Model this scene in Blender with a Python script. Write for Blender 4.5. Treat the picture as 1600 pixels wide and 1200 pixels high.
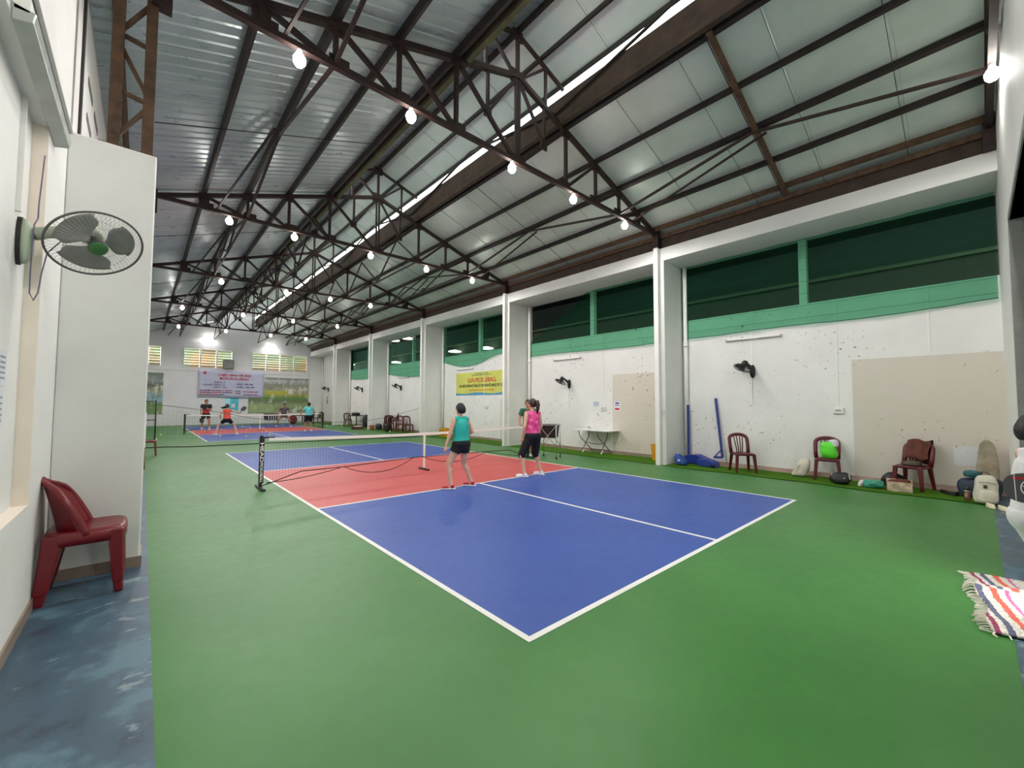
import bpy, bmesh, math, random
from mathutils import Vector, Matrix, noise as mnoise
random.seed(7)
for o in list(bpy.data.objects): bpy.data.objects.remove(o)
sc = bpy.context.scene
COL = sc.collection
V = Vector
pi = math.pi

# ------------------------------------------------------------------ camera
CAM = V((-1.95009, -2.01016, 1.57372))
yaw, pitch, roll = [math.radians(a) for a in (41.72546, 2.6396, 0.18733)]
FPX = 647.06
fw = V((math.sin(yaw)*math.cos(pitch), math.cos(yaw)*math.cos(pitch), math.sin(pitch)))
rt = V((math.cos(yaw), -math.sin(yaw), 0)); up = rt.cross(fw)
c_, s_ = math.cos(roll), math.sin(roll)
r2, u2 = c_*rt + s_*up, -s_*rt + c_*up
cam = bpy.data.objects.new('camera', bpy.data.cameras.new('camera'))
COL.objects.link(cam)
cam.data.sensor_width = 36; cam.data.lens = 36*FPX/1600
cam.data.clip_start = 0.05; cam.data.clip_end = 200
M = Matrix.Identity(4)
for i in range(3):
    M[i][0], M[i][1], M[i][2], M[i][3] = r2[i], u2[i], -fw[i], CAM[i]
cam.matrix_world = M
sc.camera = cam

# ------------------------------------------------------------------ world and exposure
w = bpy.data.worlds.new('overcast'); sc.world = w; w.use_nodes = True
bg = w.node_tree.nodes['Background']
bg.inputs[0].default_value = (0.93, 1.0, 0.95, 1); bg.inputs[1].default_value = 3.4
sc.view_settings.view_transform = 'Standard'
sc.view_settings.look = 'None'
sc.view_settings.exposure = 0.85
sc.view_settings.gamma = 1
sc.view_settings.use_curve_mapping = False
LAMP_W = 190.0
LAMP_COL = (1.0, 0.962, 0.93)

# ------------------------------------------------------------------ materials
def lin(c):
    r = []
    for x in c:
        x /= 255.0
        r.append(x/12.92 if x <= 0.04045 else ((x+0.055)/1.055)**2.4)
    return (*r, 1)
MATS = {}
class NT:
    def __init__(s, name):
        s.m = bpy.data.materials.new(name); s.m.use_nodes = True
        s.t = s.m.node_tree; s.n = s.t.nodes; s.b = s.n['Principled BSDF']
    def node(s, t, **k):
        n = s.n.new(t)
        for a, b in k.items(): setattr(n, a, b)
        return n
    def link(s, a, b): s.t.links.new(a, b)
    def coord(s, which='Object'):
        return s.node('ShaderNodeTexCoord').outputs[which]
    def noise(s, co, scale, detail=4, rough=.55, stretch=None):
        if stretch:
            mp = s.node('ShaderNodeMapping'); mp.inputs['Scale'].default_value = stretch
            s.link(co, mp.inputs[0]); co = mp.outputs[0]
        n = s.node('ShaderNodeTexNoise'); n.inputs['Scale'].default_value = scale
        n.inputs['Detail'].default_value = detail; n.inputs['Roughness'].default_value = rough
        s.link(co, n.inputs['Vector']); return n.outputs['Fac']
    def ramp(s, fac, stops, interp='LINEAR'):
        r = s.node('ShaderNodeValToRGB'); r.color_ramp.interpolation = interp
        e = r.color_ramp.elements
        while len(e) > len(stops): e.remove(e[-1])
        while len(e) < len(stops): e.new(0.5)
        for el, (p, c) in zip(e, stops):
            el.position = p; el.color = c
        s.link(fac, r.inputs[0]); return r.outputs[0]
    def mix(s, fac, a, b, mode='MIX'):
        m = s.node('ShaderNodeMix', data_type='RGBA', blend_type=mode)
        for k, v in ((0, fac), (6, a), (7, b)):
            if hasattr(v, 'links') or hasattr(v, 'is_linked'): s.link(v, m.inputs[k])
            else: m.inputs[k].default_value = v
        return m.outputs[2]
    def math(s, op, a, b=0.0, clamp=False):
        m = s.node('ShaderNodeMath', operation=op, use_clamp=clamp)
        for k, v in ((0, a), (1, b)):
            if hasattr(v, 'is_linked'): s.link(v, m.inputs[k])
            else: m.inputs[k].default_value = v
        return m.outputs[0]
    def bump(s, h, strength=.2, dist=.01):
        b = s.node('ShaderNodeBump'); b.inputs['Strength'].default_value = strength
        b.inputs['Distance'].default_value = dist
        s.link(h, b.inputs['Height']); s.link(b.outputs[0], s.b.inputs['Normal'])
    def xyz(s, co):
        x = s.node('ShaderNodeSeparateXYZ'); s.link(co, x.inputs[0]); return x.outputs
    def step_in(s, v, a, b):
        return s.math('MULTIPLY', s.math('GREATER_THAN', v, a), s.math('LESS_THAN', v, b))

def mat(name, rgb, rough=.5, metal=0.0, vary=.12, scale=6.0, bump=0.0, bscale=None, spec=None, coat=0, alpha=None):
    if name in MATS: return MATS[name]
    k = NT(name); co = k.coord()
    c = lin(rgb)
    d = tuple(x*(1-vary) for x in c[:3]) + (1,); e = tuple(min(1, x*(1+vary)) for x in c[:3]) + (1,)
    f = k.noise(co, scale)
    k.link(k.ramp(f, [(.3, d), (.7, e)]), k.b.inputs['Base Color'])
    k.b.inputs['Roughness'].default_value = rough; k.b.inputs['Metallic'].default_value = metal
    if spec is not None: k.b.inputs['Specular IOR Level'].default_value = spec
    if coat: k.b.inputs['Coat Weight'].default_value = coat
    if bump: k.bump(k.noise(co, bscale or scale*4), bump)
    if alpha is not None: k.b.inputs['Alpha'].default_value = alpha
    MATS[name] = k.m
    return k.m
def emit(name, rgb, strength):
    if name in MATS: return MATS[name]
    k = NT(name)
    k.b.inputs['Base Color'].default_value = lin(rgb)
    k.b.inputs['Emission Color'].default_value = lin(rgb); k.b.inputs['Emission Strength'].default_value = strength
    MATS[name] = k.m
    return k.m

def m_floor(name, rgb, rgb2, rough=.42):
    k = NT(name); co = k.coord()
    a = k.noise(co, .7, 6, .6); b = k.noise(co, 9, 5, .7); s1 = k.noise(co, 1.0, 6, .65, (1.2, 9, 1))
    c = k.mix(k.ramp(a, [(.35, (0, 0, 0, 1)), (.7, (1, 1, 1, 1))]), lin(rgb), lin(rgb2))
    pale = tuple(min(1, x*1.3+.02) for x in lin(rgb2)[:3]) + (1,)
    c = k.mix(k.ramp(s1, [(.66, (0, 0, 0, 1)), (.78, (.4, .4, .4, 1))]), c, pale)
    k.link(c, k.b.inputs['Base Color'])
    rg = k.ramp(b, [(.3, (rough-.04,)*3+(1,)), (.7, (rough+.05,)*3+(1,))])
    k.link(rg, k.b.inputs['Roughness'])
    k.bump(k.noise(co, 70, 3), .05, .002)
    k.b.inputs['Specular IOR Level'].default_value = .4
    MATS[name] = k.m; return k.m
GREEN = m_floor('green_acrylic', (56, 116, 50), (68, 130, 60))
BLUEC = m_floor('blue_acrylic', (50, 80, 160), (58, 90, 172), .45)
REDC = m_floor('red_acrylic', (198, 78, 80), (206, 88, 88), .45)
LINEW = mat('line_paint', (236, 236, 230), .5, vary=.04)

def m_blue_epoxy():
    k = NT('blue_epoxy'); co = k.coord()
    a = k.noise(co, 2.2, 8, .65); b = k.noise(co, 3.4, 7, .65, (1, 1.7, 1)); g = k.noise(co, 26, 4)
    c = k.ramp(a, [(.36, lin((54, 66, 80))), (.44, lin((64, 88, 106))), (.52, lin((66, 92, 110))), (.60, lin((88, 120, 136)))])
    c = k.mix(k.ramp(b, [(.60, (0, 0, 0, 1)), (.64, (.75, .75, .75, 1))]), c, lin((140, 156, 162)))
    k.link(c, k.b.inputs['Base Color'])
    k.link(k.ramp(a, [(.3, (.25,)*3+(1,)), (.7, (.5,)*3+(1,))]), k.b.inputs['Roughness'])
    k.bump(g, .05, .004); MATS['blue_epoxy'] = k.m; return k.m
BLUEE = m_blue_epoxy()
def m_turf():
    k = NT('turf'); co = k.coord()
    a = k.noise(co, 3, 5); b = k.noise(co, 160, 3)
    c = k.mix(a, lin((58, 104, 24)), lin((86, 128, 32)))
    c = k.mix(.5, c, k.ramp(b, [(.3, lin((46, 82, 20))), (.7, lin((94, 138, 38)))]))
    k.link(c, k.b.inputs['Base Color']); k.b.inputs['Roughness'].default_value = .95
    k.b.inputs['Specular IOR Level'].default_value = .1
    k.bump(b, .8, .01); return k.m
TURF = m_turf()
CONC = mat('bare_concrete', (176, 166, 142), .9, vary=.2, scale=5, bump=.2)

def m_wall(name, base=(230, 230, 226), patches=(), specks=.0):
    k = NT(name); co = k.coord(); x = k.xyz(co)
    a = k.noise(co, .9, 6, .6); f = k.noise(co, 30, 5, .6)
    lo = tuple(v*.9 for v in lin(base)[:3]) + (1,)
    c = k.ramp(a, [(.3, lo), (.65, lin(base))])
    for (y0, y1, z0, z1, col, amt) in patches:
        msk = k.math('MULTIPLY', k.step_in(x[1], y0, y1), k.step_in(x[2], z0, z1))
        c = k.mix(k.math('MULTIPLY', msk, amt), c, lin(col))
    if specks:
        s1 = k.noise(co, 13.0, 2, .5); reg = k.noise(co, .8, 3)
        m1 = k.ramp(s1, [(.67, (0, 0, 0, 1)), (.69, (1, 1, 1, 1))])
        m2 = k.ramp(reg, [(.46, (0, 0, 0, 1)), (.58, (1, 1, 1, 1))])
        k2 = k.math('MULTIPLY', k.math('MULTIPLY', m1, m2), specks)
        c = k.mix(k2, c, lin((140, 122, 104)))
        st = k.noise(co, 2.2, 6, .7, (1, 1, .35))
        low = k.ramp(x[2], [(.1, (1, 1, 1, 1)), (.9, (0, 0, 0, 1))])
        k3 = k.math('MULTIPLY', k.ramp(st, [(.52, (0, 0, 0, 1)), (.75, (.35, .35, .35, 1))]), low)
        c = k.mix(k3, c, lin((168, 158, 142)))
    k.link(c, k.b.inputs['Base Color']); k.b.inputs['Roughness'].default_value = .62
    k.b.inputs['Specular IOR Level'].default_value = .3
    k.bump(f, .12, .004); MATS[name] = k.m; return k.m
WHITE = m_wall('white_plaster')
WALLR = m_wall('stained_plaster', (232, 231, 228), [(-2.4, -.29, 0, 2.5, (206, 198, 184), .85), (3.6, 5.62, 0, 2.48, (206, 198, 184), .85),
     (10.0, 11.1, 0, 1.75, (208, 200, 188), .7), (-2.05, -1.7, .48, .82, (216, 218, 220), 1.0)], specks=.9)
WALLF = m_wall('far_plaster', (236, 236, 238))
WALLL = m_wall('left_plaster', (236, 235, 231))
CREAM = mat('cream_reveal', (244, 232, 218), .6, vary=.05, scale=3)
TILEB = mat('skirting_tile', (150, 132, 116), .4, vary=.18, scale=4)
TILEP = mat('pink_skirting_tile', (184, 158, 146), .45, vary=.18, scale=3)
RUST = mat('red_oxide_steel', (46, 28, 25), .62, .1, vary=.4, scale=7, bump=.15)
RUST2 = mat('rusty_steel', (86, 62, 44), .7, .1, vary=.45, scale=9, bump=.2)
PURL = mat('dark_purlin_steel', (40, 31, 29), .6, .2, vary=.4, scale=3)
FASC = mat('weathered_brown_fascia', (58, 42, 30), .75, 0, vary=.4, scale=4, bump=.3)
def m_foil(name, rgb, rough, tint, metal=.5):
    k = NT(name); co = k.coord(); x = k.xyz(co)
    a = k.noise(co, .55, 5, .6); g = k.noise(co, 2.2, 5, .6, (1, 3, 1))
    c = k.mix(k.ramp(a, [(.35, (0, 0, 0, 1)), (.65, (1, 1, 1, 1))]), lin(rgb), lin(tint))
    k.link(c, k.b.inputs['Base Color'])
    k.b.inputs['Metallic'].default_value = metal
    k.link(k.ramp(g, [(.3, (rough-.07,)*3+(1,)), (.7, (rough+.12,)*3+(1,))]), k.b.inputs['Roughness'])
    mp = k.node('ShaderNodeMapping'); mp.inputs['Rotation'].default_value = (0, 0, pi/4); k.link(co, mp.inputs[0])
    ch = k.node('ShaderNodeTexChecker'); ch.inputs['Scale'].default_value = 42; k.link(mp.outputs[0], ch.inputs[0])
    wv = k.noise(co, 1.4, 4, .6, (3, .7, 1))
    h = k.math('ADD', k.math('MULTIPLY', ch.outputs[1], .12), wv)
    k.bump(h, .35, .02); MATS[name] = k.m; return k.m
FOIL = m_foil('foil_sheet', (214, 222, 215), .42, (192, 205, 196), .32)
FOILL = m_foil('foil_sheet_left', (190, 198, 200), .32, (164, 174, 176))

BLACK = mat('black_plastic', (22, 22, 24), .45)
DKGREY = mat('dark_grey', (48, 48, 50), .5)
REDPL = mat('dark_red_plastic', (112, 8, 24), .3, vary=.06, coat=.15)
MAROON = mat('maroon_plastic', (88, 16, 26), .36, vary=.08)
CHROME = mat('aluminium', (190, 190, 188), .3, .85)
BROWNM = mat('brown_metal', (96, 88, 76), .4, .5)
NETTAPE = mat('net_tape', (240, 240, 234), .55, vary=.03)
CORD = mat('black_cord', (20, 20, 22), .7)
WHITEP = mat('white_plastic', (232, 232, 228), .4, vary=.03)
GREYP = mat('grey_plastic', (168, 170, 166), .4, vary=.05)
BLUEP = mat('blue_paint_steel', (38, 52, 130), .4, vary=.1)
BLUEB = mat('blue_nylon', (44, 84, 168), .6, vary=.2, bump=.3)
PIPE = mat('white_paint_pipe', (230, 229, 224), .4, vary=.05, scale=2)
BALLM = mat('lime_ball', (234, 244, 160), .6, vary=.05)
BULB = emit('lit_bulb', (255, 250, 240), 30)

def m_net(name, tint, body, amt):
    k = NT(name); co = k.coord(); x = k.xyz(co)
    tr = k.node('ShaderNodeBsdfTransparent'); tr.inputs[0].default_value = (*tint, 1)
    df = k.node('ShaderNodeBsdfDiffuse')
    k.link(k.mix(k.noise(co, 1.5, 5), (*body, 1), (*[v*1.6 for v in body], 1)), df.inputs[0])
    seam = k.math('LESS_THAN', k.math('MODULO', k.math('ADD', x[2], 10), .27), .012)
    fac = k.math('ADD', k.math('MULTIPLY', seam, .35), k.math('ADD', k.math('MULTIPLY', k.noise(co, 3, 4), .12), amt-.06), True)
    mx = k.node('ShaderNodeMixShader'); k.link(fac, mx.inputs[0]); k.link(tr.outputs[0], mx.inputs[1]); k.link(df.outputs[0], mx.inputs[2])
    out = [n for n in k.n if n.type == 'OUTPUT_MATERIAL'][0]; k.link(mx.outputs[0], out.inputs[0])
    return k.m
GNET = m_net('green_shade_net', (.54, .90, .72), (.008, .045, .024), .26)

# ------------------------------------------------------------------ mesh helpers
class MB:
    def __init__(s): s.v = []; s.f = []
    def add(s, vs, fs, m=None):
        o = len(s.v)
        s.v += [tuple(m @ V(p)) if m else tuple(p) for p in vs]
        s.f += [tuple(i+o for i in f) for f in fs]; return s
    def box(s, lo, hi, m=None):
        x0, y0, z0 = lo; x1, y1, z1 = hi
        vs = [(x0, y0, z0), (x1, y0, z0), (x1, y1, z0), (x0, y1, z0), (x0, y0, z1), (x1, y0, z1), (x1, y1, z1), (x0, y1, z1)]
        return s.add(vs, [(0, 3, 2, 1), (4, 5, 6, 7), (0, 1, 5, 4), (1, 2, 6, 5), (2, 3, 7, 6), (3, 0, 4, 7)], m)
    def cbox(s, c, d, m=None):
        return s.box([c[i]-d[i]/2 for i in range(3)], [c[i]+d[i]/2 for i in range(3)], m)
    def rings(s, rs, cap=True, closed=False):
        n = len(rs[0]); o = len(s.v)
        for r in rs: s.v += [tuple(p) for p in r]
        k = len(rs)
        for i in range(k if closed else k-1):
            a, b = o+i*n, o+((i+1) % k)*n
            for j in range(n):
                s.f.append((a+j, a+(j+1) % n, b+(j+1) % n, b+j))
        if cap and not closed:
            s.f.append(tuple(o+j for j in range(n))[::-1]); s.f.append(tuple(o+(k-1)*n+j for j in range(n)))
        return s
    def tube(s, pts, r, n=6, cap=True, closed=False, flat=None):
        pts = [V(p) for p in pts]; k = len(pts); rs = []
        rr = r if isinstance(r, (list, tuple)) else [r]*k
        up0 = None
        for i, p in enumerate(pts):
            a = pts[(i-1) % k] if (closed or i > 0) else p
            b = pts[(i+1) % k] if (closed or i < k-1) else p
            t = (b-a).normalized()
            if up0 is None:
                up0 = V((0, 0, 1)) if abs(t.z) < .9 else V((1, 0, 0))
            x = up0.cross(t)
            if x.length < 1e-6: x = V((0, 1, 0)).cross(t)
            x.normalize(); y = t.cross(x).normalized(); up0 = y
            fx, fy = flat if flat else (1, 1)
            rs.append([p + x*(math.cos(2*pi*j/n+pi/n)*rr[i]*fx) + y*(math.sin(2*pi*j/n+pi/n)*rr[i]*fy) for j in range(n)])
        return s.rings(rs, cap, closed)
    def bar(s, a, b, w, h=None, upv=None):
        a, b = V(a), V(b); h = h or w; t = (b-a).normalized()
        u = V(upv) if upv else (V((0, 0, 1)) if abs(t.z) < .95 else V((0, 1, 0)))
        x = u.cross(t).normalized(); y = t.cross(x)
        q = [(-1, -1), (1, -1), (1, 1), (-1, 1)]
        return s.rings([[p+x*(i*w/2)+y*(j*h/2) for i, j in q] for p in (a, b)])
    def lathe(s, prof, n=16, m=None):
        rs = [[(r*math.cos(2*pi*j/n), r*math.sin(2*pi*j/n), z) for j in range(n)] for r, z in prof]
        if m: rs = [[m @ V(p) for p in r] for r in rs]
        return s.rings(rs)
    def ell(s, c, r, n=12, k=8, m=None):
        prof = [(math.sin(pi*i/k), -math.cos(pi*i/k)) for i in range(k+1)]
        prof[0] = (.02, -1); prof[-1] = (.02, 1)
        rs = [[V((x*math.cos(2*pi*j/n)*r[0], x*math.sin(2*pi*j/n)*r[1], z*r[2])) for j in range(n)] for x, z in prof]
        mm = Matrix.Translation(V(c)) @ (m.to_4x4() if m else Matrix.Identity(4))
        return s.rings([[mm @ p for p in q] for q in rs])
    def prism(s, poly, z0, z1, m=None):
        n = len(poly)
        vs = [(x, y, z0) for x, y in poly] + [(x, y, z1) for x, y in poly]
        fs = [tuple(range(n))[::-1], tuple(range(n, 2*n))] + [(i, (i+1) % n, n+(i+1) % n, n+i) for i in range(n)]
        return s.add(vs, fs, m)
    def grid(s, fn, nu, nv):
        o = len(s.v)
        for i in range(nu+1):
            for j in range(nv+1): s.v.append(tuple(fn(i/nu, j/nv)))
        for i in range(nu):
            for j in range(nv):
                a = o+i*(nv+1)+j; s.f.append((a, a+nv+1, a+nv+2, a+1))
        return s
    def build(s, name, m, parent=None, smooth=False, thick=0, bevel=0, sub=0):
        me = bpy.data.meshes.new(name); me.from_pydata(s.v, [], s.f); me.update()
        if smooth:
            me.polygons.foreach_set('use_smooth', [True]*len(me.polygons))
        me.materials.append(m)
        o = bpy.data.objects.new(name, me); COL.objects.link(o)
        if parent is not None: o.parent = parent
        if thick:
            md = o.modifiers.new('thickness', 'SOLIDIFY'); md.thickness = thick; md.offset = 0
        if bevel:
            md = o.modifiers.new('bevel', 'BEVEL'); md.width = bevel; md.segments = 2; md.limit_method = 'ANGLE'
        if sub:
            md = o.modifiers.new('subdivision', 'SUBSURF'); md.levels = sub; md.render_levels = sub
        return o
def tag(o, label=None, cat=None, group=None, kind=None):
    if label: o['label'] = label
    if cat: o['category'] = cat
    if group: o['group'] = group
    if kind: o['kind'] = kind
    return o
def thing(name, label, cat, loc=(0, 0, 0), rz=0, group=None):
    o = bpy.data.objects.new(name, None); COL.objects.link(o); o.empty_display_size = .1
    o.location = loc; o.rotation_euler = (0, 0, rz)
    return tag(o, label, cat, group)
def struct(o): o['kind'] = 'structure'; return o
def copy_tree(o, parent=None):
    c = o.copy(); COL.objects.link(c); c.parent = parent
    for ch in o.children: copy_tree(ch, c)
    return c
def bake(o):
    dg = bpy.context.evaluated_depsgraph_get()
    me = bpy.data.meshes.new_from_object(o.evaluated_get(dg), depsgraph=dg)
    o.modifiers.clear(); o.data = me
def text(body, size, m, parent, mtx, name='lettering', depth=.002, align='CENTER', sx=1.0):
    cu = bpy.data.curves.new('t', 'FONT'); cu.body = body; cu.size = size; cu.extrude = depth; cu.align_x = align; cu.align_y = 'CENTER'
    cu.resolution_u = 3; cu.offset = size*.018
    t = bpy.data.objects.new('t', cu); COL.objects.link(t)
    dg = bpy.context.evaluated_depsgraph_get(); dg.update()
    me = bpy.data.meshes.new_from_object(t.evaluated_get(dg), depsgraph=dg)
    bpy.data.objects.remove(t); bpy.data.curves.remove(cu)
    me.transform(Matrix.Diagonal((sx, 1, 1, 1))); me.materials.clear(); me.materials.append(m)
    o = bpy.data.objects.new(name, me); COL.objects.link(o); o.parent = parent; o.matrix_local = mtx
    return o
def axes(o, x, y, z):
    m = Matrix.Identity(4)
    for i in range(3): m[i][0], m[i][1], m[i][2], m[i][3] = x[i], y[i], z[i], o[i]
    return m

# ------------------------------------------------------------------ setting: dimensions
XL, XR, YN, YF = -2.53, 9.1, -2.35, 33.9
XB = 8.1                        # face of the columns and beam on the right
CY = [3.32+6.1*k for k in range(-1, 6)]   # near faces of right-hand columns
TY = [-2.28] + [3.47+6.1*k for k in range(5)]  # truss planes
XC, ZA, ZE, SL = 3.05, 7.63, 6.0, 0.329
def zr(x): return ZA - SL*abs(x-XC)

# floor
floor = struct(MB().box((XL-.3, -6, -.12), (15, YF+.3, 0)).build('floor', GREEN))
MB().box((XL, YN-.25, 0), (-1.856, YF, .002)).build('blue_epoxy_strip', BLUEE, floor)
MB().box((-1.856, -6, 0), (XR, -2.13, .002)).build('blue_epoxy_strip', BLUEE, floor)
for k in range(6):
    y0 = YN+.25 if k == 0 else CY[k]+.3
    y1 = CY[k+1] if k < 5 else YF
    t = MB(); e = []
    n = 24
    def ed(y): return 7.98 + .05*math.sin(y*1.7)+.03*math.sin(y*4.1+1)
    t.grid(lambda u, v: ((ed(y0-.02+u*(y1-y0+.04)) + (9.0-ed(y0))*v), y0+u*(y1-y0), .012), n, 3)
    t.build('turf_strip', TURF, floor)
    MB().box((8.95, y0, 0), (XR, y1, .006)).build('concrete_strip', CONC, floor)
lw = .05
for base in (0.0, 18.34):
    L = 13.41
    for (y0, y1, m, nm) in ((0, 4.57, BLUEC, 'blue_service_area'), (8.84, L, BLUEC, 'blue_service_area'), (4.57, 8.84, REDC, 'red_kitchen_area')):
        MB().box((0, base+y0, 0), (6.1, base+y1, .0015)).build(nm, m, floor)
    z = (.0012, .003)
    rects = [(0, 0, lw, L), (6.1-lw, 0, 6.1, L), (0, 0, 6.1, lw), (0, L-lw, 6.1, L), (0, 4.57-lw, 6.1, 4.57), (0, 8.84, 6.1, 8.84+lw),
             (3.05-lw/2, 0, 3.05+lw/2, 4.57), (3.05-lw/2, 8.84, 3.05+lw/2, L)]
    for qi, (x0, y0, x1, y1) in enumerate(rects):
        MB().box((x0, base+y0, z[0]), (x1, base+y1, z[1]-.0002*min(qi, 6))).build('court_line', LINEW, floor)

# right wall
wr = struct(MB().box((XR, YN-.2, 0), (XR+.2, YF+.2, 3.83)).build('wall_right', WALLR))
MB().box((XR, 27.72, 3.83), (XR+.2, YF+.2, 5.4)).build('upper_wall_panel', WHITE, wr)
MB().box((XB, YN-.2, 5.31), (XR+.2, YF+.2, 5.65)).build('eave_beam', WHITE, wr, bevel=.01)
for k, y in enumerate(CY):
    if k == 0: continue
    MB().box((XB, y, 0), (XR+.2, y+.3, 5.31)).build('column', WHITE, wr, bevel=.008)
    MB().box((7.95, y+.09, 0), (XB, y+.21, 5.66)).build('steel_post', PIPE, wr, bevel=.004)
    # downpipe in the recess corner, collar rings
    pm = MB(); pm.tube([(XR-.07, y-.11, 0), (XR-.07, y-.11, 5.3)], .055, 12); pm.build('downpipe', PIPE, wr, True)
    pm = MB(); pm.tube([(XR-.07, y-.11, 3.1), (XR-.07, y-.11, 3.2)], .066, 12); pm.build('pipe_collar', PIPE, wr, True)
    pm = MB(); pm.tube([(XB-.008, y+.035, .1), (XB-.008, y+.035, 5.3)], .009, 6); pm.build('conduit', PIPE, wr)
    hk = MB(); hk.tube([(XB-.02, y+.05+.035*math.cos(a*pi/6), 1.34+.05*math.sin(a*pi/6)) for a in range(12)], .006, 5, closed=True)
    hk.build('cord_ring', GREYP, wr)
for k in range(6):
    y0 = YN if k == 0 else CY[k]+.3
    y1 = CY[k+1] if k < 5 else YF
    n = 8; d = (y1-y0)/n
    for i in range(n):
        MB().box((XR-.014, y0+i*d+.002, 0.006), (XR, y0+(i+1)*d-.002, .1)).build('skirting_tile', TILEP if k == 0 else TILEB, wr)
    if k < 5:
        yc = (.53, 6.43, 12.6, 18.7, 24.8)[k]
        MB().box((XR+.04, yc-.075, 3.83), (XR+.19, yc+.075, 5.31)).build('window_post', WHITE, wr)

# dark neighbouring hall behind the openings
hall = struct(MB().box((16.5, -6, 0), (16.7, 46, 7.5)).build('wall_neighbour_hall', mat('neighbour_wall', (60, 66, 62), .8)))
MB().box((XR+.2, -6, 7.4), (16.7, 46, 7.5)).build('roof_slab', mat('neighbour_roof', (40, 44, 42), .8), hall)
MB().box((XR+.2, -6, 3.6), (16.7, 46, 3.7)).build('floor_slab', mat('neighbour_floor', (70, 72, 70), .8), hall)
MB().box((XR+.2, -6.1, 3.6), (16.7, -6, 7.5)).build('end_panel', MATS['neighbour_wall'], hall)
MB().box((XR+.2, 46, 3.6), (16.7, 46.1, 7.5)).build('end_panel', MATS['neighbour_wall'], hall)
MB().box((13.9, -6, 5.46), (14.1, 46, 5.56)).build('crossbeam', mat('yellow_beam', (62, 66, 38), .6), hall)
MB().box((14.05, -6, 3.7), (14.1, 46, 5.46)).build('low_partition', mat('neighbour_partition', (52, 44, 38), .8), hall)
HLAMP = emit('neighbour_lamp_glow', (255, 255, 250), 3.5)
for i, (y, z, nm) in enumerate([(21.2, 5.02, 'right of the two seen in the third opening'), (17.8, 4.91, 'left'), (29.9, 4.9, 'a'), (30.2, 6.75, 'b'), (27.8, 6.65, 'c'), (40.0, 5.4, 'd')]):
    lb = ['round lamp of the next hall seen low through the third green net, left one',
          'round lamp of the next hall seen low through the third green net, right one',
          'round lamp of the next hall seen low through the fourth green net',
          'bright lamp of the next hall at top of fourth opening, left one',
          'bright lamp of the next hall at top of fourth opening, right one',
          'small round lamp of the next hall seen through the farthest green net'][i]
    t = thing('hall_lamp', lb, 'lamp', (13.6, y, z), 0, 'lamps of the neighbouring hall')
    MB().lathe([(.10, .10), (.42, .02), (.44, -.02), (.40, -.03)], 20).build('lamp_shade', HLAMP, t, True)
    MB().tube([(0, 0, .1), (0, 0, 7.4-z)], .02, 6).build('stem', DKGREY, t)

# green shade nets hanging in the openings
def shade_net(k, y0, y1, zt, prof, label, drop=None):
    def f(u, v):
        y = y0+(y1-y0)*u
        zb = prof(u)
        top = zt if not drop else zt-drop(u)
        z = top+(zb-top)*v
        x = XR-.055 + .016*math.sin(y*5+v*3)+.012*math.sin(y*11+1.3*v) - .015*v
        return (x, y, z)
    o = MB().grid(f, 60, 16).build('shade_net', GNET, None, True)
    tag(o, label, 'net', 'green shade nets')
    h = MB(); h.tube([V(f(i/60, 1))-V((.002, 0, 0)) for i in range(61)], .009, 5); h.build('hem', mat('net_hem', (30, 84, 60), .8), o)
shade_net(0, YN+.03, CY[1]-.02, 5.3, lambda u: 3.42-.05*u-.07*max(0, math.sin(u*pi*1.25-.6)) - .04*math.sin(u*8), 'wide dark green shade net in the opening nearest the camera')
shade_net(1, CY[1]+.31, CY[2]-.02, 5.3, lambda u: 3.33-.03*math.sin(u*6), 'green shade net sagging from its top corner in the second opening',
          lambda u: 0 if u < .52 else 1.45*((u-.52)/.48)**.8)
shade_net(2, CY[2]+.31, CY[3]-.02, 5.3, lambda u: 3.62-.38*max(0, math.sin((u-.25)*pi*1.3))**1.2, 'green shade net with deep wavy hem above the yellow banner')
shade_net(3, CY[3]+.31, CY[4]-.02, 5.05, lambda u: 3.3-.3*math.sin(u*pi*.8+.6), 'green shade net in the fourth opening, light gaps above it')
shade_net(4, CY[4]+.31, CY[5]-.02, 5.3, lambda u: 3.3-.16*math.sin(u*pi*.9), 'narrow looking green shade net in the farthest opening')

# left wall with shallow recess, pillar
wl = MB()
wl.box((XL-.2, YN-.2, 0), (XL, .2, 6.15)); wl.box((XL-.2, 2.5, 0), (XL, YF+.2, 6.15))
wl.box((XL-.2, .2, 0), (XL, 2.5, .84)); wl.box((XL-.2, .2, 3.6), (XL, 2.5, 6.15)); wl.box((XL-.2, .2, .84), (XL-.08, 2.5, 3.6))
wl = struct(wl.build('wall_left', WALLL))
MB().box((XL-.08, 2.494, .84), (XL+.001, 2.5, 3.6)).build('reveal', CREAM, wl)
MB().box((XL-.08, .2, .832), (XL+.001, 2.5, .842)).build('window_sill', CREAM, wl)
pl = MB().box((XL, 3.39, 0), (-1.92, 3.78, 4.03)).build('pillar', WALLL, wl, bevel=.012)
for k in range(1, 5):
    MB().box((XL, 3.39+6.1*k, 0), (-1.92, 3.78+6.1*k, 4.03)).build('pillar', WALLL, wl)
for (a, b) in (((XL, 3.376, .002), (-2.22, 3.39, .1)), ((-2.217, 3.376, .002), (-1.906, 3.39, .1)), ((-1.92, 3.39, .002), (-1.906, 3.79, .1))):
    MB().box(a, b).build('skirting_tile', TILEB, wl)
for i in range(10):
    MB().box((XL, YN+i*.57+.002, .002), (XL+.014, YN+(i+1)*.57-.002, .09)).build('skirting_tile', TILEB, wl)
MB().tube([(XL+.015, -2, 4.02), (XL+.015, 3.9, 4.02)], .014, 8).build('conduit', GREYP, wl)
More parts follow.
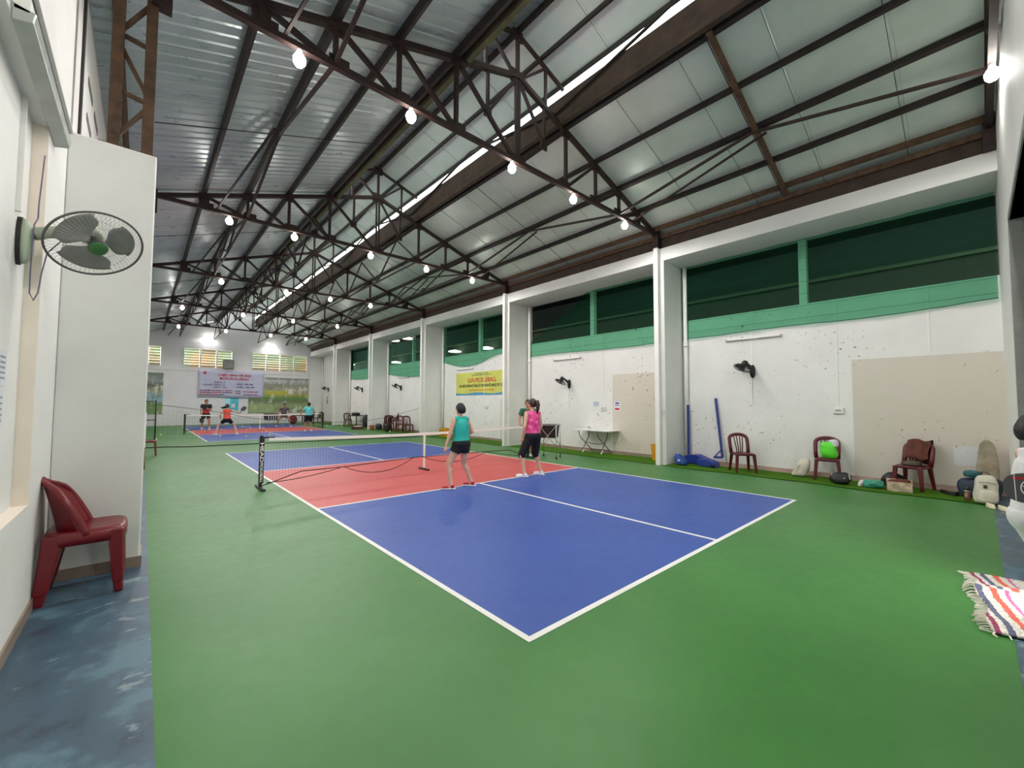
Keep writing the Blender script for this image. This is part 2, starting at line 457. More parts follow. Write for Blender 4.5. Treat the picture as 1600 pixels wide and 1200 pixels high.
MB().box((XL, 3.95, 4.2), (XL+.02, 4.03, 5.98)).build('dark_strip', DKGREY, wl)
MB().box((XL, 3.79, 4.04), (XL+.10, 4.0, 4.16)).build('bracket', DKGREY, wl)
SLOT = mat('vent_shadow', (120, 118, 114), .9)  # grey of thin slabs that stand in for the shade inside the vent slots
for k in range(18):
    y = 4.6+k*.75
    for j in range(3):
        MB().box((XL-.005, y, 4.35+j*.42), (XL+.006, y+.5, 4.43+j*.42)).build('vent_slot_shade', SLOT, wl)

# near end wall with a tall dark doorway
wn = MB(); wn.box((6.0, YN-.2, 0), (XR+.2, YN, 6.1)); wn.box((XL-.2, YN-.2, 3.84), (6.0, YN, 6.1)); wn.box((XL-.2, YN-.2, 0), (.3, YN, 3.84))
wn.prism([(XL-.2, 6.1), (XR+.2, 6.1), (XR+.2, 6.12), (4.4, 7.3), (4.4, 8.1), (3.05, 8.6), (1.7, 8.1), (1.7, 7.3), (XL-.2, 6.12)], 0, .2, axes((0, YN, 0), (1, 0, 0), (0, 0, 1), (0, -1, 0)))
wn = struct(wn.build('wall_near', WALLL))
MB().box((5.92, YN-.2, 0), (6.0, YN+.012, 3.9)).build('door_jamb', mat('jamb', (150, 152, 146), .5), wn)
MB().box((.3, YN-.2, 3.84), (6.0, YN+.012, 3.92)).build('door_head', MATS['jamb'], wn)
SHUT = mat('dark_shutter', (62, 66, 66), .5, .3, vary=.15)
for n_, (xa, xb_) in enumerate(((.3, 2.45), (3.35, 5.92))):      # two leaves of the tall shutter door, a gap left open between them
    do = struct(MB().box((xa, YN-.16, 0), (xb_, YN-.13, 3.84)).build('door_%d' % (n_+1), SHUT))
    for q in range(16):
        MB().box((xa+.01, YN-.13, .04+q*.238), (xb_-.01, YN-.105, .04+q*.238+.2)).build('shutter_slat', SHUT, do, bevel=.008)
# far wall: gable with louvred windows
wf = MB()
wins = [(-2.45, -1.1), (.04, 2.85), (4.06, 7.9)]
Z0, Z1 = 4.0, 5.26
wf.box((XL-.2, YF, 0), (XR+.2, YF+.2, Z0))
xs = [XL-.2]+[a for w_ in wins for a in w_]+[XR+.2]
for i in range(0, len(xs), 2): wf.box((xs[i], YF, Z0), (xs[i+1], YF+.2, Z1))
wf.prism([(XL-.2, Z1), (XR+.2, Z1), (XR+.2, 6.0), (4.4, 7.3), (4.4, 8.1), (3.05, 8.6), (1.7, 8.1), (1.7, 7.3), (XL-.2, 5.9)], 0, .2, axes((0, YF+.2, 0), (1, 0, 0), (0, 0, 1), (0, -1, 0)))
wf = struct(wf.build('wall_far', WALLF))
MB().box((XL, YF-.06, 3.72), (8.1, YF, 3.80)).build('ledge', WHITE, wf)
def m_louvre():
    k = NT('louvre_glass'); co = k.coord(); n = k.noise(co, .7, 3)
    c = k.ramp(n, [(.4, lin((236, 204, 160))), (.6, lin((206, 222, 190)))])
    oi = k.node('ShaderNodeObjectInfo'); c = k.mix(k.math('MULTIPLY', oi.outputs['Random'], .55), c, lin((130, 126, 104)))
    k.link(c, k.b.inputs['Base Color']); k.b.inputs['Roughness'].default_value = .4
    tl = k.node('ShaderNodeBsdfTranslucent'); k.link(c, tl.inputs[0])
    mx = k.node('ShaderNodeMixShader'); mx.inputs[0].default_value = .07; k.link(k.b.outputs[0], mx.inputs[1]); k.link(tl.outputs[0], mx.inputs[2])
    out = [q for q in k.n if q.type == 'OUTPUT_MATERIAL'][0]; k.link(mx.outputs[0], out.inputs[0]); return k.m
LOUV = m_louvre()
for i, (a, b) in enumerate(wins):
    n = (2, 3, 4)[i]
    wo = struct(MB().box((a-.05, YF-.03, Z0-.06), (b+.05, YF+.02, Z0)).build('window_%d' % (i+1), WHITE))
    MB().box((a-.05, YF-.02, Z1), (b+.05, YF+.02, Z1+.05)).build('window_frame', WHITE, wo)
    for j in range(n+1):
        x = a+(b-a)*j/n
        MB().box((x-.04, YF-.03, Z0), (x+.04, YF+.09, Z1)).build('mullion', WHITE, wo)
    sl = None
    for j in range(n):
        x0, x1 = a+(b-a)*j/n+.045, a+(b-a)*(j+1)/n-.045
        for q in range(7):
            z = Z0+.09+q*.18
            m = axes((0, YF+.10, z), (1, 0, 0), (0, math.cos(-1.1), math.sin(-1.1)), (0, -math.sin(-1.1), math.cos(-1.1)))
            MB().box((x0, -.093, -.004), (x1, .093, .004), m).build('louvre_slat', LOUV, wo)
# ceiling: sheets, purlins, fascias, wires
ceil = struct(MB().box((XC-.05, YN-.2, 8.62), (XC+.05, YF+.2, 8.66)).build('ceiling', PURL))
def sheet(xa, za, xb, zb, y0, y1, m, parent, pitch_=.2, h=.022):
    prof = []
    y = y0; k = 0
    n = max(1, round((y1-y0)/pitch_)); d = (y1-y0)/n
    for i in range(n):
        prof += [(y0+i*d, 0), (y0+i*d+d-.06, 0), (y0+i*d+d-.044, h), (y0+i*d+d-.016, h)]
    prof.append((y1, 0))
    vs = []; fs = []
    for (yy, hh) in prof: vs += [(xa, yy, za+hh), (xb, yy, zb+hh)]
    for i in range(len(prof)-1): fs.append((2*i, 2*i+1, 2*i+3, 2*i+2))
    MB().add(vs, fs).build('roof_sheet', m, parent)
OFF = .15      # sheet above chord centre line
npan = 30; d = (YF+.4-YN)/npan
for i in range(npan):
    y0, y1 = YN-.2+i*d+.004, YN-.2+(i+1)*d-.004
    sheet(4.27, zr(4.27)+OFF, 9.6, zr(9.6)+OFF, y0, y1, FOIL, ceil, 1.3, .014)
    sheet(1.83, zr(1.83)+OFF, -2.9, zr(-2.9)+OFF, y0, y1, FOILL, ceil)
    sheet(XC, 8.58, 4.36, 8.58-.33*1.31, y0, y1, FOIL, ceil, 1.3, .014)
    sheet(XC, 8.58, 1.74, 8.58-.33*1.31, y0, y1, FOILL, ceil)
# extra unseen skin above the sheets, added to block daylight at their joints
skin = mat('daylight_block_skin', (90, 96, 96), .6)
for (xa, za, xb, zb) in ((4.27, zr(4.27), 9.6, zr(9.6)), (1.83, zr(1.83), -2.9, zr(-2.9))):
    MB().add([(xa, YN-.3, za+OFF+.04), (xb, YN-.3, zb+OFF+.04), (xb, YF+.3, zb+OFF+.04), (xa, YF+.3, za+OFF+.04)], [(0, 1, 2, 3)]).build('daylight_block_skin', skin, ceil)
for s in (1, -1):
    MB().add([(XC, YN-.3, 8.62), (XC+1.31*s, YN-.3, 8.19), (XC+1.31*s, YF+.3, 8.19), (XC, YF+.3, 8.62)], [(0, 1, 2, 3)]).build('daylight_block_skin', skin, ceil)
NODES = [1.35, 2.35, 3.25, 4.1, 4.85]
nrm = V((SL, 0, 1)).normalized()
for s in (1, -1):
    for q, dn in enumerate(NODES):
        if s < 0 and q == 4: dn = 5.35
        x = XC+s*dn; z = zr(x)+.085
        nn = V((s*SL, 0, 1)).normalized()
        wd = .075 if q in (0, 2) else .055
        MB().bar((x, YN, z), (x, YF, z), wd, .115, nn).build('purlin', PURL if q != 4 else RUST2, ceil)
    # ventilation fascia along the raised ridge
    xf = XC+s*1.2
    MB().box((xf-.02, YN, 7.24), (xf+.02, YF, 7.82 if s > 0 else 7.62)).build('ridge_fascia', FASC, ceil)
    MB().box((xf-.05*s-.045, YN, 7.22), (xf-.05*s+.045, YF, 7.30)).build('ridge_fascia_rail', FASC if s > 0 else mat('mossy_beam', (84, 84, 54), .8, vary=.3), ceil)
    for xx, zz in ((XC+s*.62, 8.58-.33*.62-.05), (XC+s*1.25, 8.58-.33*1.25-.05)):
        MB().bar((xx, YN, zz), (xx, YF, zz), .05, .08).build('purlin', PURL, ceil)
MB().bar((XC, YN, 8.50), (XC, YF, 8.50), .06, .1).build('purlin', PURL, ceil)
for k in range(6):
    ya = TY[k]; yb = TY[k+1] if k < 5 else YF
    ym = (ya+yb)/2
    for s in (1, -1):
        MB().tube([(XC+s*1.25, ym, zr(XC+1.25)+.02), (XC+s*5.0, ym, zr(XC+5.0)+.02)], .008, 5).build('sag_rod', PURL, ceil)
        # sway braces from the mid-bay purlin down to the lower chords
        xb = XC+s*3.25
        for ye in (ya, yb):
            MB().bar((xb, ym, zr(xb)+.02), (xb, ye, ZE+.03), .045).build('sway_brace', RUST, ceil)
        MB().bar((xb+.12*s, ym-.2, zr(xb)-.02), (xb+.6*s, yb, ZE+.05), .035).build('sway_brace', RUST, ceil)
    # lengthwise stiffening frames deeper in the hall
    if k >= 2:
        for xo in (-3.25, -1.35, 1.35, 3.25):
            x = XC+xo; zt = zr(x)-.03
            MB().bar((x, ya, ZE+.04), (x, yb, ZE+.04), .04).build('sway_brace', RUST, ceil)
            for q in range(4):
                y0 = ya+(yb-ya)*q/4; y1 = ya+(yb-ya)*(q+1)/4
                za, zb_ = (ZE+.04, zt) if q % 2 == 0 else (zt, ZE+.04)
                MB().bar((x, y0, za), (x, y1, zb_), .04).build('sway_brace', RUST, ceil)
            MB().cbox((x, (ya+yb)/2, ZE+.08), (.03, .22, .16)).build('brace_gusset', RUST, ceil)
    # crossed rods under the raised ridge on its open side
    xq = XC+1.12
    MB().bar((xq, ya, 7.5), (xq, ym, 8.05), .04).build('ridge_brace', PURL, ceil)
    MB().bar((xq, ym, 8.05), (xq, yb, 7.5), .04).build('ridge_brace', PURL, ceil)
MB().bar((4.3, .53, zr(4.3)+.03), (8.15, .53, zr(8.15)+.03), .09, .05).build('mid_rafter', RUST2, ceil)
MB().bar((8.22, YN, 5.78), (8.22, YF, 5.78), .08, .28).build('eave_board', mat('dark_eave_board', (62, 48, 40), .8, vary=.3), ceil)
MB().bar((8.16, YN, 5.97), (8.16, YF, 5.97), .1, .1).build('eave_rail', RUST2, ceil)
MB().box((8.4, YN, 5.6), (8.5, YF, 6.2)).build('eave_closer', MATS['dark_eave_board'], ceil)

# ------------------------------------------------------------------ roof trusses
def truss_parts(t):
    B = lambda a, b, w, nm, wd=None: MB().bar(a, b, w, wd or w, (0, 1, 0)).build(nm, RUST, t)
    P = lambda x, z: (x, 0, z)
    for s in (1, -1):
        B(P(XC, ZA), P(XC+s*5.0, zr(XC+5.0)), .085, 'top_chord')
        B(P(XC, ZE), P(XC+s*4.98, ZE), .075, 'bottom_chord')
        pts = NODES[:4]
        for q, dn in enumerate(pts):
            x = XC+s*dn
            B(P(x, ZE), P(x, zr(x)), .06, 'web_post')
            if q == 0: B(P(x, zr(x)), P(XC+s*.06, ZE), .06, 'web_diagonal')
            else: B(P(x, zr(x)), P(XC+s*pts[q-1], ZE), .06, 'web_diagonal')
        # small strut by the apex
        xm = XC+s*.70; zm = (zr(XC+1.35)-ZE)*.51+ZE
        B(P(XC+s*.03, ZA-.05), P(xm, zm), .05, 'apex_strut')
        B(P(xm, zr(xm)), P(xm, zm), .05, 'apex_strut')
        # raised ridge frame
        B(P(XC, 8.46), P(XC+s*1.28, 8.46-.33*1.28), .06, 'ridge_rafter')
        B(P(XC+s*.75, zr(XC+.75)), P(XC+s*.75, 8.46-.33*.75), .05, 'ridge_post')
        B(P(XC+s*.1, ZA), P(XC+s*.75, 8.2), .05, 'ridge_strut')
        MB().bar(P(XC+s*4.98, 5.64), P(XC+s*4.98, 6.12), .16, .14).build('bearing_block', RUST, t)
        # gusset plates
        for dn in pts:
            x = XC+s*dn
            MB().cbox((x, 0, zr(x)-.04), (.2, .03, .19)).build('gusset_plate', RUST, t)
            MB().cbox((x-s*.05, 0, ZE+.06), (.26, .03, .16)).build('gusset_plate', RUST, t)
        MB().cbox((xm, 0, zm), (.16, .03, .16)).build('gusset_plate', RUST, t)
    B(P(XC-.04, ZE), P(XC-.04, ZA), .045, 'king_post'); B(P(XC+.04, ZE), P(XC+.04, ZA), .045, 'king_post')
    B(P(XC, ZA), P(XC, 8.46), .06, 'ridge_post')
    MB().cbox((XC, 0, ZA-.02), (.34, .03, .26)).build('gusset_plate', RUST, t)
    MB().cbox((XC, 0, ZE+.05), (.4, .03, .16)).build('gusset_plate', RUST, t)
    MB().cbox((XC, 0, 8.42), (.24, .03, .2)).build('gusset_plate', RUST, t)
TL = ['rust brown steel roof truss tight against the near end wall', 'rust brown steel roof truss closest to the camera, over the near court',
      'second rust brown steel roof truss from the camera side, past the first row of lamps', 'third rust brown steel roof truss, midway down the hall',
      'fourth rust brown steel roof truss, over the start of the far court', 'farthest rust brown steel roof truss, before the louvred end wall']
t0 = None
for k, y in enumerate(TY):
    if t0 is None:
        t0 = thing('roof_truss', TL[k], 'truss', (0, y, 0), 0, 'steel roof trusses'); truss_parts(t0); t = t0
    else:
        t = copy_tree(t0); t.location = (0, y, 0); t['label'] = TL[k]
# lattice column carrying the first truss on top of the left pillar
lc = thing('lattice_column', 'rusty steel lattice column standing on top of the left white pillar', 'column', (0, 3.53, 4.03))
for x in (-2.245, -2.0):
    MB().box((x-.045, -.05, 0), (x+.045, .05, 2.2)).build('column_chord', RUST2, lc)
zz = [0.12, .55, .62, 1.12, 1.2, 1.65, 1.75, 2.15]
for i in range(0, len(zz)-1, 2):
    a, b = ((-2.245, 0, zz[i]), (-2.0, 0, zz[i+1])) if (i//2) % 2 == 0 else ((-2.0, 0, zz[i]), (-2.245, 0, zz[i+1]))
    MB().bar(a, b, .035, .035, (0, 1, 0)).build('lacing_bar', RUST2, lc)
for z in (.58, 1.16, 1.70): MB().bar((-2.245, 0, z+.04), (-2.0, 0, z), .035, .035, (0, 1, 0)).build('lacing_bar', RUST2, lc)
MB().box((-2.35, -.08, 0), (-1.95, .08, .03)).build('base_plate', RUST2, lc)
MB().bar((-2.53, -.02, 1.9), (-2.2, -.02, 1.72), .09, .09).build('wall_tie', RUST2, lc)

# ------------------------------------------------------------------ lamps
def lamp(x, y, z, label, group, zc=ZE, wall=False, power=None):
    t = thing('led_bulb_lamp', label, 'lamp', (x, y, z), 0, group)
    MB().lathe([(.012, .085), (.05, .07), (.075, .02), (.07, -.03), (.045, -.07), (.01, -.085)], 14).build('bulb', BULB, t, True)
    MB().lathe([(.03, .16), (.034, .15), (.034, .09), (.028, .08)], 10).build('socket', WHITEP, t, True)
    if wall: MB().tube([(0, 0, .16), (0, .0, .2), (0, YF-y, .22)], .012, 6).build('wall_arm', DKGREY, t)
    else: MB().tube([(0, 0, .15), (0, 0, zc-z-.02)], .012, 6).build('hanger', DKGREY, t)
    ld = bpy.data.lights.new('bulb_light', 'SPOT'); ld.energy = power or LAMP_W; ld.color = LAMP_COL; ld.shadow_soft_size = .1; ld.spot_size = math.radians(172); ld.spot_blend = .3
    lo = bpy.data.objects.new('bulb_light', ld); COL.objects.link(lo); lo.parent = t
    return t
LX = [[-.63, .9, 2.92, 6.1], [-.63, .9, 2.92, 4.64, 6.54], [-.56, .84, 2.86, 4.69, 6.5], [0, 2.07, 3.72, 5.43], [-.74, 1.6, 3.83, 6.09], [-.56, 1.66, 4.03, 6.12]]
RN = ['truss against the near end wall', 'truss closest to the camera', 'second truss', 'third truss', 'fourth truss', 'farthest truss']
ON = {5: ['leftmost', 'second from the left', 'middle', 'fourth from the left', 'rightmost'], 4: ['leftmost', 'second from the left', 'third from the left', 'rightmost']}
for k, xs_ in enumerate(LX):
    for i, x in enumerate(xs_):
        lamp(x, TY[k]-.0, 5.83, 'lit bulb lamp under the %s, %s' % (RN[k], ON[len(xs_)][i]), 'lamps along the roof trusses')
lamp(1.43, YF-.32, 6.15, 'lit bulb lamp on the far wall above the three panel louvre window', 'lamps on the far wall', wall=True, power=50)
lamp(5.26, YF-.32, 5.83, 'lit bulb lamp on the far wall above the four panel louvre window', 'lamps on the far wall', wall=True, power=50)
# ------------------------------------------------------------------ court nets
def court_net(y, label, big):
    t = thing('pickleball_net', label, 'net', (0, y, 0), 0, 'pickleball nets')
    XA, XBn = -.30, 6.45
    HALF = 3.06
    def ztop(x): return .86 + .055*((x-HALF)/3.3)**2
    for x, s in ((XA, 1), (XBn, -1)):
        p = MB().box((x-.025, -.02, .03), (x+.025, .02, .965)).build('net_post', BLACK, t, bevel=.004)
        MB().box((x-.035, -.032, .10), (x+.045, -.022, .93)).build('post_sleeve', BLACK, p)
        ft = MB(); ft.cbox((x, 0, .02), (.06, .62 if big else .5, .035)); ft.build('foot_bar', BLACK, t, bevel=.005)
        MB().tube([(x, 0, .925), (x+s*.22, 0, .925)], .016, 8).build('tension_arm', BLACK, t, True)
        if big and s > 0:
            mt = axes((x+.005, -.034, .66), (0, 0, -1), (1, 0, 0), (0, -1, 0))
            text('HEAD', .078, NETTAPE, p, mt, sx=1.75)
            mt = axes((x+.005, -.034, .295), (0, 0, -1), (1, 0, 0), (0, -1, 0))
            text('PICKLEBALL', .058, NETTAPE, p, mt, sx=1.15)
    n = 24
    tp = MB(); tp.grid(lambda u, v: (XA+.22+u*(XBn-XA-.44), -.012 if v < .5 else .012, ztop(XA+.2+u*(XBn-XA-.4))), n, 1)
    rs = []
    for i in range(n+1):
        x = XA+.12+(XBn-XA-.24)*i/n; z = ztop(x)
        rs.append([(x, -.012, z-.05), (x, .012, z-.05), (x, .012, z+.005), (x, -.012, z+.005)])
    MB().rings(rs).build('net_tape', NETTAPE, t)
    def zbot(x):
        q = [(-.26, .05), (.38, .25), (1.2, .25), (2.8, .31), (3.7, .30), (5.7, .27), (6.45, .03)]
        for (a, b), (c, d) in zip(q, q[1:]):
            if a <= x <= c: return b+(d-b)*(x-a)/(c-a)
        return .05
    m = MB(); st = .052 if big else .09; r = .0008 if big else .002
    nx = int((XBn-XA-.1)/st)
    for i in range(nx+1):
        x = XA+.05+i*st
        m.bar((x, 0, zbot(x)), (x, 0, ztop(x)-.03), r*2, r*2)
    for j in range(1, 14 if big else 7):
        pts = []
        rows = 14 if big else 7
        for i in range(25):
            x = XA+.05+(XBn-XA-.1)*i/24; pts.append((x, 0, zbot(x)+(ztop(x)-.03-zbot(x))*j/rows))
        m.tube(pts, r, 4)
    tag(m.build('net_mesh', CORD, t), kind='stuff')
    MB().tube([(XA+.02+(XBn-XA-.04)*i/40, -.01, zbot(XA+.02+(XBn-XA-.04)*i/40)) for i in range(41)], .009, 6).build('bottom_cord', CORD, t, True)
    def sag(a, b, za, zb_, low):
        return [(a+(b-a)*i/14, -.02, za+(zb_-za)*i/14-(min(za, zb_)-low)*4*(i/14)*(1-i/14)) for i in range(15)]
    for (a, b, za, zb_, low) in ((-.2, 1.15, .10, .25, .06), (1.2, 2.78, .25, .31, .04), (3.0, 4.9, .31, .28, .10), (4.9, 6.4, .28, .05, .03)):
        MB().tube(sag(a, b, za, zb_, low), .007, 6).build('slack_cord', CORD, t, True)
    c = MB().box((HALF-.022, -.016, .05), (HALF+.022, .016, ztop(HALF))).build('centre_post', NETTAPE, t)
    MB().cbox((HALF, 0, .02), (.06, .42, .03)).build('foot_bar', BLACK, t, bevel=.005)
    return t
court_net(6.72, 'pickleball net with lettered black post across the near court', True)
court_net(25.05, 'pickleball net across the far court', False)

# low divider net between the courts
dv = thing('divider_net', 'thin black divider net with sagging cord between the two courts', 'net', (0, 0, 0))
top = [(-1.9, 16.4, 1.55), (-1.59, 16.35, 1.49), (0, 16.2, 1.24), (1.25, 16.1, .95), (3.5, 15.95, .74), (5.2, 15.85, .76), (6.3, 15.8, .89), (8.0, 15.75, 1.33), (8.12, 15.72, 1.36)]
bot = [(-1.9, 16.7, .03), (-1.27, 16.7, .02), (-.6, 16.25, .02), (1.3, 16.08, .02), (3.5, 15.8, .02), (5.5, 15.5, .02), (7.5, 15.2, .02), (7.95, 15.4, .02)]
def samp(q, n):
    out = []
    L = [0]
    for a, b in zip(q, q[1:]): L.append(L[-1]+(V(b)-V(a)).length)
    for i in range(n+1):
        s = L[-1]*i/n
        for j in range(len(q)-1):
            if L[j] <= s+1e-9 <= L[j+1]+1e-6:
                f = (s-L[j])/(L[j+1]-L[j]); out.append(V(q[j]).lerp(V(q[j+1]), f)); break
        else: out.append(V(q[-1]))
    return out
A_, B_ = samp(top, 80), samp(bot, 80)
MB().tube(A_, .009, 5).build('top_cord', mat('grey_cord', (90, 92, 92), .7), dv, True)
MB().tube(B_, .016, 5).build('bottom_hem', CORD, dv, True)
m = MB()
for a, b in zip(A_, B_): m.bar(a, b, .0016)
for j in range(1, 9): m.tube([a.lerp(b, j/9) for a, b in zip(A_[::4], B_[::4])], .0008, 3)
tag(m.build('net_mesh', mat('thin_net', (70, 74, 72), .8), dv), kind='stuff')

# ------------------------------------------------------------------ chairs
def slat_chair(label, loc, rz, m=MAROON, group=None, sc_=1.0):
    t = thing('plastic_chair', label, 'chair', loc, rz, group); t.scale = (sc_,)*3
    s = MB(); rs = []
    def sup(a, b, z, n=24, e=.45):
        return [(a*abs(math.cos(k))**e*math.copysign(1, math.cos(k)), b*abs(math.sin(k))**e*math.copysign(1, math.sin(k)), z) for k in [2*pi*i/n for i in range(n)]]
    rs = [sup(.15, .15, .418), sup(.19, .19, .385), sup(.205, .205, .39), sup(.21, .21, .425), sup(.195, .195, .436), sup(.12, .12, .426), sup(.02, .02, .424)]
    s.rings(rs); s.build('seat', m, t, True)
    for sx in (-1, 1):
        for sy in (-1, 1):
            l = MB(); rs = []
            for f in (0, .35, .7, 1):
                z = .42*(1-f); x = sx*(.175+.035*f); y = sy*(.17+(.03 if sy > 0 else .06)*f); w1 = .034-.012*f; w2 = .024-.006*f
                rs.append([(x-w1, y-w2, z), (x+w1, y-w2, z), (x+w1, y+w2, z), (x-w1, y+w2, z)])
            l.rings(rs); l.build('leg', m, t, bevel=.006)
    def yb(z): return -.175-.115*max(0, (z-.42)/.42)**1.15
    path = []
    for i in range(21):
        a = pi*(i/20)
        x = -.195*math.cos(a)*(1 if abs(math.cos(a)) < .8 else 1)
        z = .42+.30+.12*math.sin(a)**.8 if 0 < i < 20 else .72
        path.append((x, yb(z), z))
    path = [(-.185, yb(.41), .41), (-.195, yb(.56), .56)] + path + [(.195, yb(.56), .56), (.185, yb(.41), .41)]
    MB().tube(path, .034, 8, flat=(.7, 1.15)).build('back_frame', m, t, True)
    for x0, x1 in ((-.055, -.10), (-.02, -.035), (.02, .035), (.055, .10)):
        q = [(x0+(x1-x0)*f, yb(.42+.40*f)+.012*math.sin(f*pi), .42+.405*f) for f in (0, .25, .5, .75, 1)]
        MB().tube(q, .02, 6, flat=(1.25, .5)).build('back_slat', m, t, True)
    return t
def shell_chair(label, loc, rz, m, sc_):
    t = thing('plastic_chair', label, 'chair', loc, rz); t.scale = (sc_,)*3
    def sup(a, b, z, n=28, e=.4, cy=0):
        return [(a*abs(math.cos(k))**e*math.copysign(1, math.cos(k)), cy+b*abs(math.sin(k))**e*math.copysign(1, math.sin(k)), z) for k in [2*pi*i/n for i in range(n)]]
    MB().rings([sup(.16, .16, .43), sup(.195, .195, .385), sup(.215, .215, .38), sup(.218, .218, .425), sup(.21, .21, .465), sup(.19, .19, .478), sup(.12, .12, .466), sup(.02, .02, .464)]).build('seat', m, t, True)
    for sx in (-1, 1):
        for sy in (-1, 1):
            l = MB(); rs = []
            for f in (0, .12, .3, .6, .82, .84, 1):
                z = .46*(1-f)
                x = sx*(.17+.025*f); y = sy*(.155+(.03 if sy > 0 else .06)*f)
                w1 = .04-.012*f - (.004 if f > .83 else 0); w2 = (.058-.026*f if sy < 0 else .044-.014*f) - (.004 if f > .83 else 0)
                rs.append([(x-w1, y-w2, z), (x+w1, y-w2, z), (x+w1, y+w2, z), (x-w1, y+w2, z)])
            l.rings(rs); l.build('leg', m, t, bevel=.012)
    def f(u, v):
        a = (u-.5)*2
        wdt = .205*(1-.05*v)*(1 if v < .62 else math.sqrt(max(.0, 1-((v-.62)/.38)**2.4))*.8+.2*(1-v)/.38)
        wdt = max(wdt, .03)
        x = a*wdt
        z = .44+.42*v - .05*abs(a)**2.5*v
        y = -.145-.095*v**1.2+.15*abs(a)**2.0*(1-v)**.8*1.0+.05*abs(a)**2*v - .05*max(0, v-.85)/.15*(1-abs(a)*.3)
        return (x, y, z)
    MB().grid(f, 20, 20).build('backrest', m, t, True, thick=.03, bevel=0)
    rim = [f(0, v/14) for v in range(15)] + [f(u/12, 1) for u in range(1, 13)] + [f(1, 1-v/14) for v in range(1, 15)]
    MB().tube(rim, .02, 8).build('back_rim', m, t, True)
    return t
shell_chair('glossy dark red plastic chair against the left wall beside the white pillar', (-2.255, 3.03, .002), -pi/2, REDPL, 1.13)
RB = -pi/2
slat_chair('red plastic chair just past the white pillar, only its leg in view', (-2.07, 11.2, .002), RB, REDPL)
slat_chair('red plastic chair farther along the left wall, part of seat showing', (-1.80, 14.25, .002), RB, REDPL)
chA = slat_chair('empty maroon slat back chair by the leaning blue post', (8.42, 1.62, .012), pi*.72)
chB = slat_chair('maroon slat back chair holding a bright green bag', (8.72, .10, .012), pi*.56)
chC = slat_chair('maroon slat back chair draped with brown clothes', (8.72, -1.18, .012), pi*.40)
farch = [((8.55, 20.42, 0), -.3, 'maroon chair at left end of the group under the fourth opening'), ((8.45, 19.9, 0), -.5, 'maroon chair with a dark bag on its seat in the distant group'),
         ((8.45, 18.6, 0), pi-.2, 'maroon chair right of the small table in the distant group'), ((8.5, 17.9, 0), pi-.1, 'maroon chair nearest the column in the distant group'),
         ((8.5, 26.4, 0), -.6, 'dark chair beside the table under the farthest opening'), ((7.85, 30.7, 0), .5, 'maroon chair in the far right corner'),
         ((7.2, 30.3, 0), 1.0, 'maroon chair hidden behind the teal shirted player')]
for l, r, lb in farch: slat_chair(lb, (l[0], l[1], .012), r, MAROON, 'chairs far down the right side')

